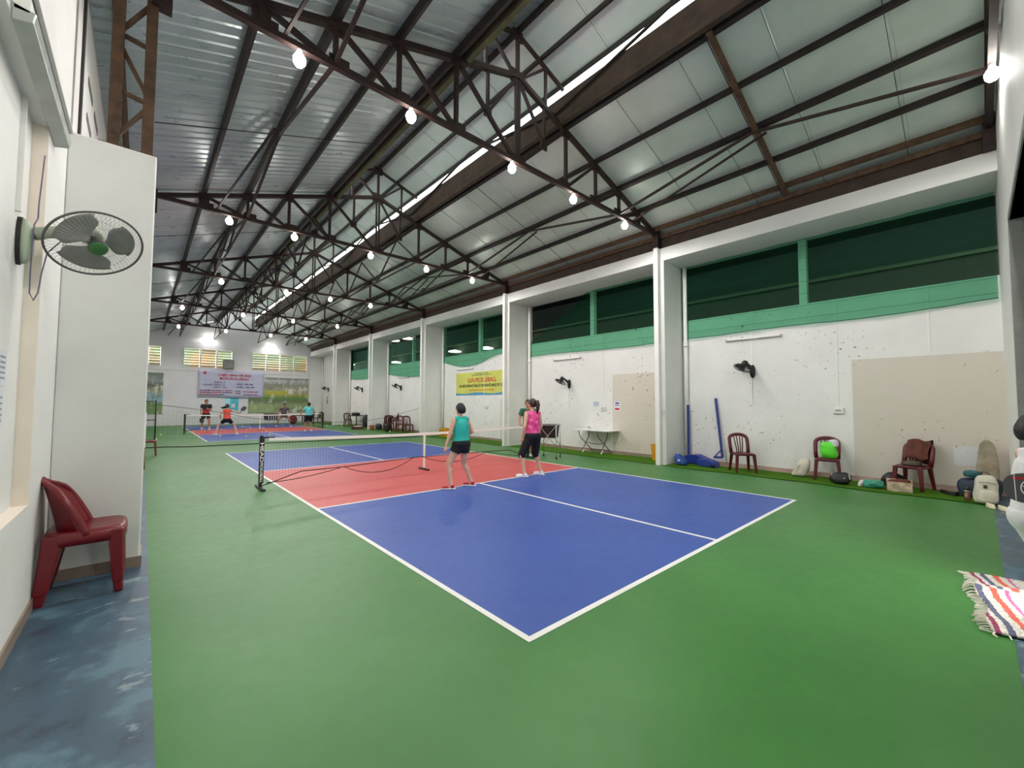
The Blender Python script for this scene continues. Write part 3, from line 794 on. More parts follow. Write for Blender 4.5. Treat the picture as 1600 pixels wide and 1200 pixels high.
# ------------------------------------------------------------------ fans
def fan(label, plate, normal, center, axis, R=.215, mplate=GREYP, mdark=BLACK, mblade=DKGREY, mcap=BLACK, nb=3, wires=36, wr=.0013, cord=False):
    axis = V(axis).normalized(); center = V(center); plate = V(plate); normal = V(normal)
    t = thing('wall_fan', label, 'fan', plate)
    t.location = plate
    C = center-plate
    z = axis; x = V((0, 0, 1)).cross(z)
    if x.length < .05: x = V((0, 1, 0)).cross(z)
    x.normalize(); y = z.cross(x)
    mm = axes(C, x, y, z)
    # wall plate: tapered slab along vertical
    n2 = normal; s2 = V((0, 0, 1)).cross(n2).normalized()
    def pl_(dep, sc_): 
        return [n2*dep + s2*(.06*sc_*math.cos(a)) + V((0, 0, 1))*(.145*sc_*math.sin(a)*(1.0 if math.sin(a) > 0 else 1.15)) for a in [2*pi*i/16 for i in range(16)]]
    MB().rings([pl_(0, 1.05), pl_(.022, 1.05)]).build('wall_plate', mdark, t)
    MB().rings([pl_(.022, 1.0), pl_(.05, .95), pl_(.075, .6)]).build('plate_cover', mplate, t, True)
    rear = C-z*.16
    hub = n2*.07+V((0, 0, .05))
    MB().tube([hub, hub*.5+rear*.5+V((0, 0, .01)), rear], [.042, .036, .03], 12).build('arm', mplate, t, True)
    MB().lathe([(.02, -.20), (.055, -.19), (.075, -.15), (.07, -.085), (.05, -.06)], 18, mm).build('motor_housing', mplate, t, True)
    # blades
    for b in range(nb):
        bm = MB(); a0 = 2*pi*b/nb+.5
        def bf(u, v):
            r = .035+.155*v*R/.215; w_ = (.2+.72*math.sin(min(1, v*1.15)*pi*.72))
            a = a0+(u-.5)*w_*1.9
            return mm @ V((r*math.cos(a), r*math.sin(a), -.02+.045*(u-.5)))
        bm.grid(bf, 8, 8).build('blade', mblade, t, True, thick=.003)
    MB().lathe([(.04, -.05), (.042, 0), (.03, .012), (.01, .014)], 18, mm).build('hub', mdark, t, True)
    # cages
    for nm, dz, sgn in (('rear_grille', -.055, -1), ('front_grille', .045, 1)):
        g = MB()
        for i in range(wires):
            a = 2*pi*i/wires
            pts = []
            for r, zz in ((.05, dz), (.10*R/.215, dz), (R*.86, dz*.75), (R, 0)):
                a2 = a+.25*(r/R)*sgn
                pts.append(mm @ V((r*math.cos(a2), r*math.sin(a2), zz)))
            g.tube(pts, wr, 3)
        for rr, zz in ((R*.62, dz*.95),):
            g.tube([mm @ V((rr*math.cos(2*pi*i/40), rr*math.sin(2*pi*i/40), zz)) for i in range(40)], wr*1.5, 4, closed=True)
        g.build(nm, mat('grille_wire', (150, 150, 148), .4, .6) if nb != 5 else mat('grille_wire_dark', (60, 60, 62), .4, .4), t)
    MB().tube([mm @ V((R*math.cos(2*pi*i/48), R*math.sin(2*pi*i/48), 0)) for i in range(48)], .0075, 8, closed=True).build('cage_rim', mat('fan_rim', (96, 92, 90), .4) if nb != 5 else BLACK, t, True)
    MB().lathe([(.052, .040), (.056, .05), (.05, .058), (.01, .06)], 20, mm).build('badge', mcap, t, True)
    if cord:
        cm = mat('violet_cord', (110, 104, 128), .6)
        q = V((0, 0, 0))
        pts = [(.10, .02, .62), (.09, .03, .42), (.085, .02, .27), (.09, -.02, .16)]
        MB().tube([V(p) for p in pts], .004, 5).build('power_cord', cm, t, True)
        pts = [(.09, -.02, .16), (.08, -.06, .10), (.075, -.055, -.05), (.07, -.03, -.22), (.07, -.02, -.36), (.085, .01, -.40), (.10, .04, -.34), (.11, .05, -.2), (.13, .06, -.05), (.2, .03, .05)]
        MB().tube([V(p) for p in pts], .004, 5).build('power_cord', cm, t, True)
    return t
fan('pale grey wall fan with green badge on the left wall', (XL-.08, 2.22, 2.66), (1, 0, 0), (-2.238, 2.2, 2.71), (.30, -.62, -.72), R=.262,
    mplate=mat('celadon_plastic', (178, 190, 168), .4, vary=.04), mblade=mat('smoke_blade', (142, 140, 136), .4, alpha=.85), mcap=mat('green_badge', (66, 112, 62), .4), cord=True, wires=60, wr=.0009)
fl = ['black wall fan above the leaning blue post', 'black wall fan above the folding table', 'black wall fan above the distant chair group', 'black wall fan above the distant dark table', 'black wall fan nearest the far corner']
for (y, z), lb in zip(((1.59, 2.37), (7.38, 2.25), (19.9, 2.43), (25.5, 2.44), (32.3, 2.6)), fl):
    f_ = fan(lb, (XR, y, z), (-1, 0, 0), (XR-.36, y+.10, z+.05), (-.35, .25, -.85), R=.205, mplate=BLACK, nb=5, wires=30, wr=.0016)
    f_['group'] = 'black wall fans'
    MB().tube([(-.01, 0, -.12), (-.012, .01, -.5), (-.01, .0, -.85)], .004, 4).build('pull_cord', GREYP, f_)
# conduits, switches, tube lamps and paper notices on the right wall
for (y, za, zb_) in ((1.59, 2.5, 3.83), (-.05, 1.55, 3.83), (-1.45, 2.55, 3.83), (7.38, 2.4, 3.83), (5.97, 1.5, 3.83), (4.6, 2.5, 3.83), (12.2, 1.5, 3.83), (19.9, 2.5, 3.83)):
    MB().box((XR-.012, y-.012, za), (XR, y+.012, zb_)).build('conduit', WHITEP, wr)
for (y, z, lb) in ((-.05, 1.44, 'white switch box above the green bag chair'), (5.97, 1.42, 'white switch box left of the pale paint patch'), (12.0, 1.42, 'white switch box under the yellow banner')):
    t = thing('switch_box', lb, 'switch', (XR, y, z), 0, 'white switch boxes')
    MB().box((-.05, -.09, -.065), (0, .09, .065)).build('box_body', WHITEP, t, bevel=.008)
    MB().box((-.056, -.05, -.02), (-.05, .05, .02)).build('socket_plate', GREYP, t)
for (y, z, lb) in ((1.57, 3.17, 'unlit tube lamp under the nearest green net'), (7.48, 3.12, 'unlit tube lamp above the folding table'), (13.6, 3.12, 'unlit tube lamp over the yellow banner'), (19.6, 3.0, 'unlit tube lamp under the fourth green net')):
    t = thing('tube_lamp', lb, 'lamp', (XR, y, z), 0, 'unlit tube lamps')
    MB().box((-.04, -.61, -.02), (0, .61, .03)).build('lamp_body', WHITEP, t, bevel=.004)
    MB().tube([(-.055, -.58, -.01), (-.055, .58, -.01)], .013, 8).build('tube', mat('tube_glass', (216, 206, 200), .3), t, True)
    for s in (-1, 1): MB().box((-.065, s*.6-.015, -.025), (0, s*.6+.015, .025)).build('end_cap', GREYP, t)
# tube lamp on the left wall
t = thing('tube_lamp', 'long grey tube lamp fitting over the fan on the left wall', 'lamp', (XL+.03, 2.0, 3.62))
MB().prism([(-.03, -.05), (.05, -.03), (.06, .03), (-.03, .05)], -.75, .72, axes((0, 0, 0), (1, 0, 0), (0, 0, 1), (0, -1, 0))).build('reflector', mat('reflector_grey', (176, 182, 176), .35, .3), t, bevel=.006)
MB().tube([(.02, -.68, .065), (.02, .68, .065)], .014, 8).build('tube', WHITEP, t, True)
for s in (-.7, .7): MB().box((-.02, s-.02, .02), (.035, s+.02, .09)).build('lamp_holder', WHITEP, t)
MB().box((XL-.08, 2.12, 2.82), (XL-.055, 2.145, 3.6)).build('conduit', WHITEP, wl)
# signs
PAPER = mat('paper', (222, 226, 232), .7, vary=.03)
INKB = mat('blue_ink', (70, 84, 150), .6); INKR = mat('red_ink', (196, 36, 40), .6); INKK = mat('dark_ink', (40, 40, 44), .6)
def wall_sign(name, label, cat, y, z, w_, h, m, rows=(), group=None):
    o = MB().box((-.004, -w_/2, -h/2), (0, w_/2, h/2)).build(name, m); o.location = (XR-.001, y, z); tag(o, label, cat, group)
    for (dz, a, b, hh, mm_) in rows:
        MB().box((-.0055, a, dz-hh/2), (-.004, b, dz+hh/2)).build('print_line', mm_, o)
    return o
wall_sign('paper_notice', 'small white paper notice on the wall above the folding table', 'notice', 6.25, 1.55, .29, .2, PAPER, [(.06, -.1, .1, .012, INKB), (.02, -.11, .11, .012, INKB), (-.02, -.1, .11, .012, INKB), (-.06, -.08, .08, .012, INKB)])
wall_sign('paper_notice', 'small notice with blue and red print on the pale paint patch', 'notice', 5.45, 1.48, .22, .30, PAPER, [(.10, -.07, .07, .05, INKB), (.03, -.09, .09, .02, INKB), (-.08, -.08, .08, .06, INKR)])
o = wall_sign('sponsor_banner', 'yellow green banner with red title on the right wall', 'banner', 12.39, 2.435, 3.9, 1.03, mat('banner_yellow', (206, 208, 96), .5, vary=.1, scale=1.2))
tx = lambda s, sz, m_, y, z, sx=1.0: text(s, sz, m_, o, axes((-.006, y, z), (0, -1, 0), (0, 0, 1), (-1, 0, 0)), sx=sx)
tx('GIẢI PICKLEBALL', .27, INKR, 0, .14, 1.02)
tx('CHÀO MỪNG 95 NĂM NGÀY THÀNH LẬP CÔNG ĐOÀN VIỆT NAM (28.7.1929 - 28.7.2024)', .17, INKK, 0, -.10, .50)
for (z, a, b, hh, mm_) in ((.44, -.45, .55, .03, INKK), (.37, -.65, .75, .03, INKK), (-.29, -.9, .9, .05, mat('orange_ink', (206, 96, 40), .6))):
    y = a
    while y < b:
        w_ = random.uniform(.05, .15); MB().box((-.0055, y, z-hh/2), (-.004, min(b, y+w_), z+hh/2)).build('print_line', mm_, o); y += w_+.03
q = [(1.95, -.515), (-1.95, -.515), (-1.95, -.45)]+[(-1.95+3.9*i/16, -.42+.03*math.sin(i*.75+1)) for i in range(17)]
MB().prism([(-a, b) for a, b in q], .004, .0055, axes((0, 0, 0), (0, -1, 0), (0, 0, 1), (-1, 0, 0))).build('wave_stripe', mat('banner_blue', (72, 146, 190), .5, vary=.15), o)
for (y, z, w_, h, lb) in ((2.02, 1.78, .16, .22, 'upper paper notice taped to the left wall below the fan'), (1.98, 1.52, .2, .24, 'lower paper notice taped to the left wall below the fan')):
    o = MB().box((0, -w_/2, -h/2), (.003, w_/2, h/2)).build('paper_notice', PAPER); o.location = (XL-.079, y, z); tag(o, lb, 'notice')
    for q in range(5): MB().box((.003, -w_*.4, h*.3-q*h*.15), (.004, w_*.38, h*.3-q*h*.15+.012)).build('print_line', mat('grey_ink', (150, 152, 164), .6), o)
wall_sign('fire_sign', 'narrow red sign on the white wall by the far corner', 'sign', 32.6, 1.75, .22, .55, INKR, [(.1, -.07, .07, .08, WHITEP)])
# far wall banner
o = MB().grid(lambda u, v: (.9+3.95*u, YF-.10+.02*math.sin(u*9)*v, 3.84-.03*u-1.92*v+.02*math.sin(u*7)), 24, 8).build('pickleball_banner', mat('banner_lilac', (196, 198, 222), .5, vary=.08, scale=.8), None, True, thick=.006)
tag(o, 'pale lilac banner with red title on the far wall', 'banner')
ft = lambda s, sz, m_, x, z, sx=1.0: text(s, sz, m_, o, axes((x, YF-.135, z), (1, 0, 0), (0, 0, 1), (0, -1, 0)), sx=sx)
ft('CHIÊU SINH HÈ 2025', .23, INKR, 3.0, 3.50, .95)
ft('MÔN PICKLEBALL', .23, INKR, 3.0, 3.25, .98)
INKN = mat('navy_ink', (56, 52, 96), .6)
for s, x, z in (('THỨ 2 - 4', 2.1, 2.98), ('THỨ 3 - 5', 2.1, 2.80), ('THỨ 7 - CN', 2.13, 2.62), ('SÁNG : 8H-10H', 3.65, 2.88), ('CHIỀU : 15H-17H', 3.68, 2.66)): ft(s, .15, INKN, x, z)
ft('LỊCH HỌC', .11, INKN, 1.45, 2.80)
for (z, a, b) in ((2.40, 1.0, 2.9), (2.26, 1.0, 2.9), (2.11, 1.0, 2.4), (2.36, 3.05, 3.4), (2.22, 3.05, 3.4), (2.34, 3.55, 4.5), (2.12, 3.55, 4.5)):
    x = a
    while x < b:
        w_ = random.uniform(.06, .18); MB().box((x, YF-.137, z-.028), (min(b, x+w_), YF-.132, z+.028)).build('print_line', random.choice([INKN, INKR]), o); x += w_+.03
MB().lathe([(.09, 0), (.09, .004)], 16, axes((1.25, YF-.135, 3.62), (1, 0, 0), (0, 0, 1), (0, -1, 0))).build('emblem', INKR, o)
# printed landscape panels
def m_mural(name, stops):
    k = NT(name); co = k.coord(); x = k.xyz(co)
    n1 = k.noise(co, 1.6, 6, .65, (1, 1, 1.5)); n2 = k.noise(co, 6, 5, .7)
    z = k.math('ADD', x[2], k.math('MULTIPLY', k.math('SUBTRACT', n1, .5), .22))
    c = k.ramp(z, stops)
    c2 = k.mix(k.ramp(n2, [(.5, (0, 0, 0, 1)), (.6, (.6, .6, .6, 1))]), c, lin((112, 120, 92)))
    c2 = k.mix(k.ramp(k.noise(co, 4, 5, .7), [(.55, (0, 0, 0, 1)), (.60, (.8, .8, .8, 1))]), c2, lin((222, 226, 212)))
    k.link(c2, k.b.inputs['Base Color']); k.b.inputs['Roughness'].default_value = .4; return k.m
def mural(name, label, x0, x1, z0, z1, m_):
    o = MB().box((-(x1-x0)/(2*(z1-z0)), -.008, 0), ((x1-x0)/(2*(z1-z0)), 0, 1)).build(name, m_); o.location = ((x0+x1)/2, YF-.012, z0); o.scale = (z1-z0,)*3
    return tag(o, label, 'picture')
MU = m_mural('landscape_print_right', [(0, lin((140, 160, 120))), (.22, lin((150, 168, 120))), (.33, lin((120, 124, 96))), (.42, lin((96, 150, 70))), (.5, lin((170, 176, 84))), (.62, lin((178, 174, 156))), (.8, lin((150, 152, 138))), (.92, lin((196, 200, 202))), (1, lin((130, 140, 130)))])
mo = mural('landscape_picture', 'large printed landscape panel on the far wall behind the players', 3.9, 8.04, .76, 3.46, MU)
s_ = 2.7
MB().box((-.35, -.012, .53), (.25, -.008, .63)).build('yellow_field', mat('print_yellow', (188, 186, 70), .5, vary=.2), mo)
MB().box((.22, -.014, .54), (.34, -.008, .68)).build('print_flag', mat('print_cream', (232, 220, 196), .5), mo)
MB().box((-.74, -.013, .02), (-.15, -.008, .24)).build('print_hedge', mat('print_pale_green', (164, 180, 130), .5, vary=.15, scale=9), mo)
MU2 = m_mural('landscape_print_left', [(0, lin((120, 160, 110))), (.15, lin((128, 160, 84))), (.28, lin((110, 150, 90))), (.33, lin((150, 190, 204))), (.48, lin((150, 186, 200))), (.55, lin((176, 168, 140))), (.68, lin((96, 98, 86))), (.8, lin((150, 160, 160))), (1, lin((110, 130, 110)))])
mural('landscape_picture', 'narrow printed lake landscape at left end of the far wall', -2.5, -.95, .77, 3.5, MU2)
o = MB().box((0, -.01, 0), (.8, 0, 1.05)).build('cyan_poster', mat('cyan_poster', (84, 196, 214), .4, vary=.2, scale=3)); o.location = (2.5, YF-.002, .86); tag(o, 'cyan poster under the lilac banner on the far wall', 'poster')
MB().box((.36, -.013, .32), (.6, -.01, .62)).build('paper_label', PAPER, o)
MB().box((.02, -.013, .5), (.3, -.01, 1.0)).build('pale_panel', mat('pale_cyan', (170, 240, 246), .4), o)
t = thing('speaker_box', 'grey slatted box mounted above the lilac banner', 'box', (2.58, YF, 3.98))
MB().box((-.32, -.35, 0), (.32, -.002, .62)).build('housing', mat('box_grey', (110, 112, 106), .5), t, bevel=.02)
for i in range(6): MB().box((-.28, -.362, .06+i*.09), (.28, -.35, .1+i*.09)).build('slat', GREYP, t)

# ------------------------------------------------------------------ furniture and bags
t = thing('folding_table', 'white folding table with crossed brown legs against the right wall', 'table', (8.78, 6.03, .012))
MB().box((-.30, -.68, .70), (.30, .68, .735)).build('tabletop', WHITEP, t, bevel=.006)
for s in (-1, 1):
    y = s*.36
    MB().tube([(-.26, y+.13, .70), (-.22, y+.10, .5), (.24, y-.02, .05), (.26, y-.02, 0)], .014, 8).build('leg', BROWNM, t, True)
    MB().tube([(.26, y+.10, .70), (.2, y+.08, .5), (-.24, y, .05), (-.27, y, 0)], .014, 8).build('leg', BROWNM, t, True)
    MB().tube([(-.16, y-.02, .11), (-.3, y-.05, .02)], .018, 8).build('foot_cap', WHITEP, t, True)
MB().tube([(0, -.36, .32), (0, -.1, .28), (0, .1, .28), (0, .40, .32)], .011, 6).build('stretcher', BROWNM, t, True)
MB().tube([(.2, -.38, .09), (.2, .34, .09)], .011, 6).build('stretcher', BROWNM, t, True)
o = thing('small_cup', 'small blue and white cup on the folding table', 'cup', (8.72, 6.25, .747))
MB().lathe([(.028, 0), (.034, .05), (.038, .09), (.033, .09), (.028, .02)], 14).build('cup_body', WHITEP, o, True); MB().lathe([(.0385, .06), (.0388, .08)], 14).build('blue_band', INKB, o)

t = thing('ball_hopper', 'black ball hopper on silver legs behind the pink shirted player', 'ball cart', (6.92, 6.28, 0), .5)
MB().rings([[(a*s, b*s, z) for a, b in ((-1, -1), (1, -1), (1, 1), (-1, 1))] for s, z in ((.20, .58), (.235, .95), (.225, .95), (.19, .60))]).build('basket', BLACK, t)
for a in (-1, 1):
    for b in (-1, 1):
        MB().tube([(a*.25, b*.25, .95), (a*.25, b*.25, .06)], .013, 8).build('leg', CHROME, t, True)
        MB().ell((a*.25, b*.25, .03), (.028, .028, .032), 10, 6).build('caster', BLACK, t, True)
    MB().tube([(a*.25, -.25, .93), (a*.25, .25, .35)], .009, 6).build('cross_brace', CHROME, t, True)
    MB().tube([(a*.25, .25, .93), (a*.25, -.25, .35)], .009, 6).build('cross_brace', CHROME, t, True)
MB().tube([(-.25, -.25, .95), (.25, -.25, .95), (.25, .25, .95), (-.25, .25, .95)], .012, 6, closed=True).build('rim', CHROME, t)
t = thing('ball_hopper', 'black ball cart beside the crouching player on the far court', 'ball cart', (4.35, 28.6, 0), .2)
MB().rings([[(a*s, b*s, z) for a, b in ((-1, -1), (1, -1), (1, 1), (-1, 1))] for s, z in ((.30, .42), (.34, .84), (.33, .84), (.29, .45))]).build('basket', BLACK, t)
for i in range(5): MB().box((-.31+i*.14, -.345, .46), (-.27+i*.14, -.33, .80)).build('print_stripe', WHITEP, t)
for a in (-1, 1):
    for b in (-1, 1): MB().tube([(a*.26, b*.26, .44), (a*.3, b*.3, 0)], .014, 6).build('leg', CHROME, t, True)

def blob(size, seed, e=.6, amp=.05, fr=3.0, n=28, k=18, flat=True, taper=0.0, lean=(0, 0)):
    a, b, c = [s*.5 for s in size]; m = MB(); rs = []
    P_ = lambda w_, q: math.copysign(abs(w_)**q, w_)
    for i in range(k+1):
        ph = -pi/2+pi*i/k; r = []
        for j in range(n):
            th = 2*pi*j/n
            x = a*P_(math.cos(ph), e)*P_(math.cos(th), e); y = b*P_(math.cos(ph), e)*P_(math.sin(th), e); z = c*P_(math.sin(ph), e)+c
            f = 1-taper*(z/(2*c))
            p = V((x*f, y*f, z))
            d = mnoise.noise(p*fr+V((seed*3.1, seed, 0)))*amp+mnoise.noise(p*fr*2.7+V((0, seed*2.3, seed)))*amp*.5
            q = (p-V((0, 0, c))).normalized()
            p = p+q*d*(1 if z > .02 else .3)
            p.x += lean[0]*z; p.y += lean[1]*z
            if flat: p.z = max(p.z, 0)
            r.append(p)
        rs.append(r)
    return m.rings(rs)
def bag(name, label, cat, loc, size, m, seed, rz=0, **k):
    t = thing(name, label, cat, loc, rz); blob(size, seed, **k).build('bag_body', m, t, True); return t
def strap(t, pts, m, r=.008): MB().tube([V(p) for p in pts], r, 6, flat=(1.6, .6)).build('strap', m, t, True)
CREAMC = mat('cream_canvas', (206, 200, 184), .8, vary=.12, bump=.3)
t = bag('gym_bag', 'blue nylon bag on the turf at the nearest column', 'bag', (8.36, 3.03, .012), (.30, .40, .30), BLUEB, 3, .3, e=.75, amp=.05, taper=.45, lean=(0, .3))
strap(t, [(-.06, .05, .27), (-.15, -.05, .18), (-.14, -.16, .08)], BLACK); MB().cbox((-.125, .06, .13), (.012, .05, .035)).build('logo_patch', WHITEP, t)
# portable net posts
t = thing('net_post_stand', 'upright blue post on a weighted blue base beside the column', 'post', (0, 0, .012))
MB().box((8.95, 3.12, 0), (9.01, 3.17, 1.53)).build('upright', BLUEP, t, bevel=.005)
MB().prism([(2.5, 0), (3.15, .02), (3.15, .2), (2.85, .25), (2.55, .14)], 8.72, 9.0, axes((0, 0, 0), (0, 1, 0), (0, 0, 1), (1, 0, 0))).build('weight_box', mat('blue_weight', (30, 52, 140), .45, vary=.15), t, bevel=.01)
for y in (2.62, 3.08): MB().tube([(8.70, y, .04), (8.735, y, .04)], .04, 14).build('wheel', BLACK, t, True)
t = thing('net_post_stand', 'blue post leaning against the wall beside the empty maroon chair', 'post', (0, 0, .012))
MB().bar((8.94, 2.27, .22), (9.06, 2.46, 1.70), .055, .05).build('upright', BLUEP, t, bevel=.004)
MB().bar((8.94, 2.27, .22), (8.90, 2.47, .21), .05, .05).build('foot_bar', BLUEP, t)
MB().bar((8.95, 2.29, .42), (8.92, 2.45, .22), .03, .03).build('brace', BLUEP, t)
MB().prism([(2.25, .0), (2.72, .02), (2.72, .17), (2.5, .19), (2.28, .12)], 8.50, 8.76, axes((0, 0, 0), (0, 1, 0), (0, 0, 1), (1, 0, 0))).build('weight_box', MATS['blue_weight'], t, bevel=.01)
MB().tube([(8.47, 2.33, .05), (8.50, 2.33, .05)], .045, 14).build('wheel', BLACK, t, True)
t = bag('tote_bag', 'cream canvas tote slumped beside the green bag chair', 'bag', (8.72, .60, .012), (.26, .36, .36), CREAMC, 5, 0, e=.8, amp=.06, taper=.5, lean=(0, -.35))
strap(t, [(-.02, -.12, .34), (-.1, -.02, .26), (-.13, .08, .12)], mat('cream_strap', (222, 214, 196), .7)); MB().ell((.0, -.13, .36), (.03, .03, .03)).build('toggle', BLACK, t, True)
t = bag('plastic_bag', 'bright green plastic bag sitting on a maroon chair', 'bag', (8.66, .07, .452), (.2, .32, .34), mat('bright_green_bag', (92, 222, 48), .3, vary=.15), 8, 0, e=.7, amp=.05, taper=.1)
blob((.12, .16, .16), 4, amp=.05).build('clear_wrap', mat('clear_wrap', (206, 204, 210), .3), t, True); t.children[-1].location = (.0, -.08, .24)
t = bag('sports_bag', 'black sports bag with grey pattern on the turf', 'bag', (8.30, -.20, .012), (.24, .38, .25), BLACK, 11, .1, e=.8, amp=.06, taper=.35)
for i in range(4):
    MB().bar((-.118+.02*i, -.14+.09*i, .12), (-.03, -.12+.09*i, .205), .02, .012).build('grey_panel', GREYP, t)
def shoe(label, loc, rz, m, cat='shoe', sole=WHITEP, sc_=1.0, slip=False, group=None):
    t = thing('slipper' if slip else 'sneaker', label, cat, loc, rz, group); t.scale = (sc_,)*3
    def ol(w_, l, z): return [(w_*(.8+.2*math.cos(a*2))*math.cos(a)*(1 if math.sin(a) > 0 else .82), l*math.sin(a), z) for a in [2*pi*i/18 for i in range(18)]]
    MB().rings([ol(.043, .13, 0), ol(.046, .135, .008), ol(.046, .134, .024)]).build('sole', sole, t, True)
    up_ = MB(); rs = []
    for f, (w_, l, cy, z) in enumerate(((.043, .130, 0, .022), (.043, .126, -.002, .04), (.038, .105, -.02, .06), (.032, .07, -.055, .08), (.03, .055, -.068, .095))):
        rs.append([(x, y+cy, z) for x, y, _ in ol(w_, l, z)])
    up_.rings(rs if not slip else rs[:3]); up_.build('upper', m, t, True)
    return t
shoe('white shoe beside the black sports bag', (8.44, -.475, .012), 1.45, WHITEP)
bag('plastic_bag', 'crumpled teal plastic bag on the turf', 'bag', (8.34, -.69, .012), (.22, .27, .14), mat('teal_film', (60, 150, 126), .25, vary=.2), 14, 0, e=.8, amp=.05, fr=6)
t = thing('paper_carton', 'open printed carton full of clothes in front of the draped chair', 'box', (8.30, -1.03, .012), .12)
CART = mat('printed_carton', (196, 176, 150), .6, vary=.5, scale=9)
for (a, b) in (((-.11, -.17, 0), (.11, .17, .01)), ((-.11, -.17, 0), (-.10, .17, .17)), ((.10, -.17, 0), (.11, .17, .2)), ((-.11, -.17, 0), (.11, -.16, .2)), ((-.11, .16, 0), (.11, .17, .19))):
    MB().box(a, b).build('carton_side', CART, t)
blob((.2, .3, .2), 21, amp=.05, fr=6).build('clothes', mat('rust_cloth', (104, 50, 40), .8, vary=.4), t, True)
bag('dark_jacket', 'black jacket heaped under the draped chair', 'clothes', (8.80, -.93, .012), (.26, .5, .24), BLACK, 17, 0, e=.9, amp=.08, taper=.6)
t = thing('draped_clothes', 'brown and olive clothes hanging over a maroon chair back', 'clothes', (8.72, -1.18, .012), pi*.40)
OL = mat('brown_olive_cloth', (92, 50, 40), .85, vary=.5, scale=5)
def drape(u, v):
    x = (u-.5)*.34; s = (v-.5)*.9
    if s < 0: y, z = -.335+s*.05, .885+s*.95
    else: y, z = -.25+s*.22, .885-s*.75
    if abs(s) < .05: z = .89-.1*abs(s)
    return (x+.02*math.sin(v*9), y+.018*math.sin(x*40+v*5), z+.02*math.sin(x*22))
MB().grid(drape, 16, 22).build('draped_cloth', OL, t, True, thick=.012)
blob((.26, .2, .08), 31, amp=.04).build('folded_cloth', mat('olive_cloth', (84, 76, 62), .85, vary=.4), t, True); t.children[-1].location = (-.02, .08, .438)
for i, (y, x, r) in enumerate(((-1.60, 8.62, 2.2), (-1.72, 8.55, 1.4))):
    shoe('black sandal on the turf, %s of the pair by the wall' % ('left' if i == 0 else 'right'), (x, y, .012), r, BLACK, 'sandal', BLACK, .95, True, 'black sandals')
t = thing('tumbler', 'brown steel tumbler beside the white backpack', 'bottle', (8.12, -1.86, .012))
MB().lathe([(.036, 0), (.038, .01), (.04, .15)], 16).build('bottle_body', mat('bronze', (110, 82, 68), .35, .5), t, True)
MB().lathe([(.041, .15), (.041, .165), (.038, .168)], 16).build('neck_ring', CHROME, t, True); MB().lathe([(.037, .168), (.037, .215), (.02, .222)], 16).build('lid', BLACK, t, True)
t = bag('backpack', 'off white backpack on the turf at right', 'backpack', (8.05, -2.06, .012), (.26, .27, .44), mat('offwhite_nylon', (214, 208, 192), .75, vary=.1, bump=.3), 23, .2, e=.55, amp=.03, taper=.12)
blob((.1, .2, .2), 24, e=.5, amp=.02).build('front_pocket', MATS['offwhite_nylon'], t, True); t.children[-1].location = (-.12, .0, .03)
MB().tube([(-.13, -.1, .33), (-.135, .0, .35), (-.13, .1, .34)], .004, 5).build('zipper', DKGREY, t); MB().cbox((-.135, .03, .28), (.012, .04, .05)).build('badge', mat('brown_patch', (82, 62, 56), .7), t)
strap(t, [(0, -.06, .44), (.02, -.03, .49), (.02, .03, .49), (0, .06, .44)], DKGREY)
for i, (x, y) in enumerate(((7.76, -2.10), (7.66, -2.22))):
    shoe('cream slipper in front of the white backpack, %s one' % ('left' if i == 0 else 'right'), (x, y, .004), 1.9, mat('cream_slipper', (222, 214, 180), .6), 'slipper', MATS['cream_slipper'], .95, True, 'cream slippers')
bag('duffel_bag', 'navy and teal duffel behind the white backpack', 'bag', (8.60, -2.0, .012), (.3, .5, .34), mat('navy_teal', (34, 50, 70), .6, vary=.5, scale=3), 27, 0, e=.6, amp=.05)
bag('teal_pouch', 'teal pouch lying on top of the navy duffel', 'bag', (8.55, -1.93, .345), (.2, .24, .12), mat('teal_nylon', (44, 96, 104), .6), 28, .2, e=.6, amp=.03)
t = bag('shopping_bag', 'beige shopping bag standing against the wall corner', 'bag', (8.93, -2.1, .012), (.12, .3, .95), mat('beige_tote', (156, 146, 124), .8, vary=.3), 33, 0, e=.5, amp=.03, taper=.35)
strap(t, [(-.05, -.05, .9), (-.05, 0, 1.02), (-.05, .05, .9)], CREAMC)
t = thing('storage_bin', 'yellow storage bin half hidden behind the nearest column', 'bin', (8.80, 3.87, .012))
YEL = mat('yellow_plastic', (214, 150, 24), .45)
MB().rings([[(a*s, b*s, z) for a, b in ((-1, -1), (1, -1), (1, 1), (-1, 1))] for s, z in ((.15, 0), (.18, .42), (.165, .42), (.14, .02))]).build('bin_body', YEL, t); MB().tube([(-.18, -.18, .42), (.18, -.18, .42), (.18, .18, .42), (-.18, .18, .42)], .012, 6, closed=True).build('rim', YEL, t)
t = thing('storage_crate', 'yellow crate on the turf beyond the teal shirted player', 'crate', (8.75, 14.6, .012))
MB().rings([[(a*s*.8, b*s, z) for a, b in ((-1, -1), (1, -1), (1, 1), (-1, 1))] for s, z in ((.26, 0), (.3, .36), (.285, .36), (.25, .02))]).build('crate_body', YEL, t)
for i in range(3): MB().box((-.245, -.2, .08+i*.09), (-.235, .2, .11+i*.09)).build('slot_shade', mat('yellow_shade', (150, 100, 20), .6), t)  # strips on the crate side; slot shade is put into their darker yellow
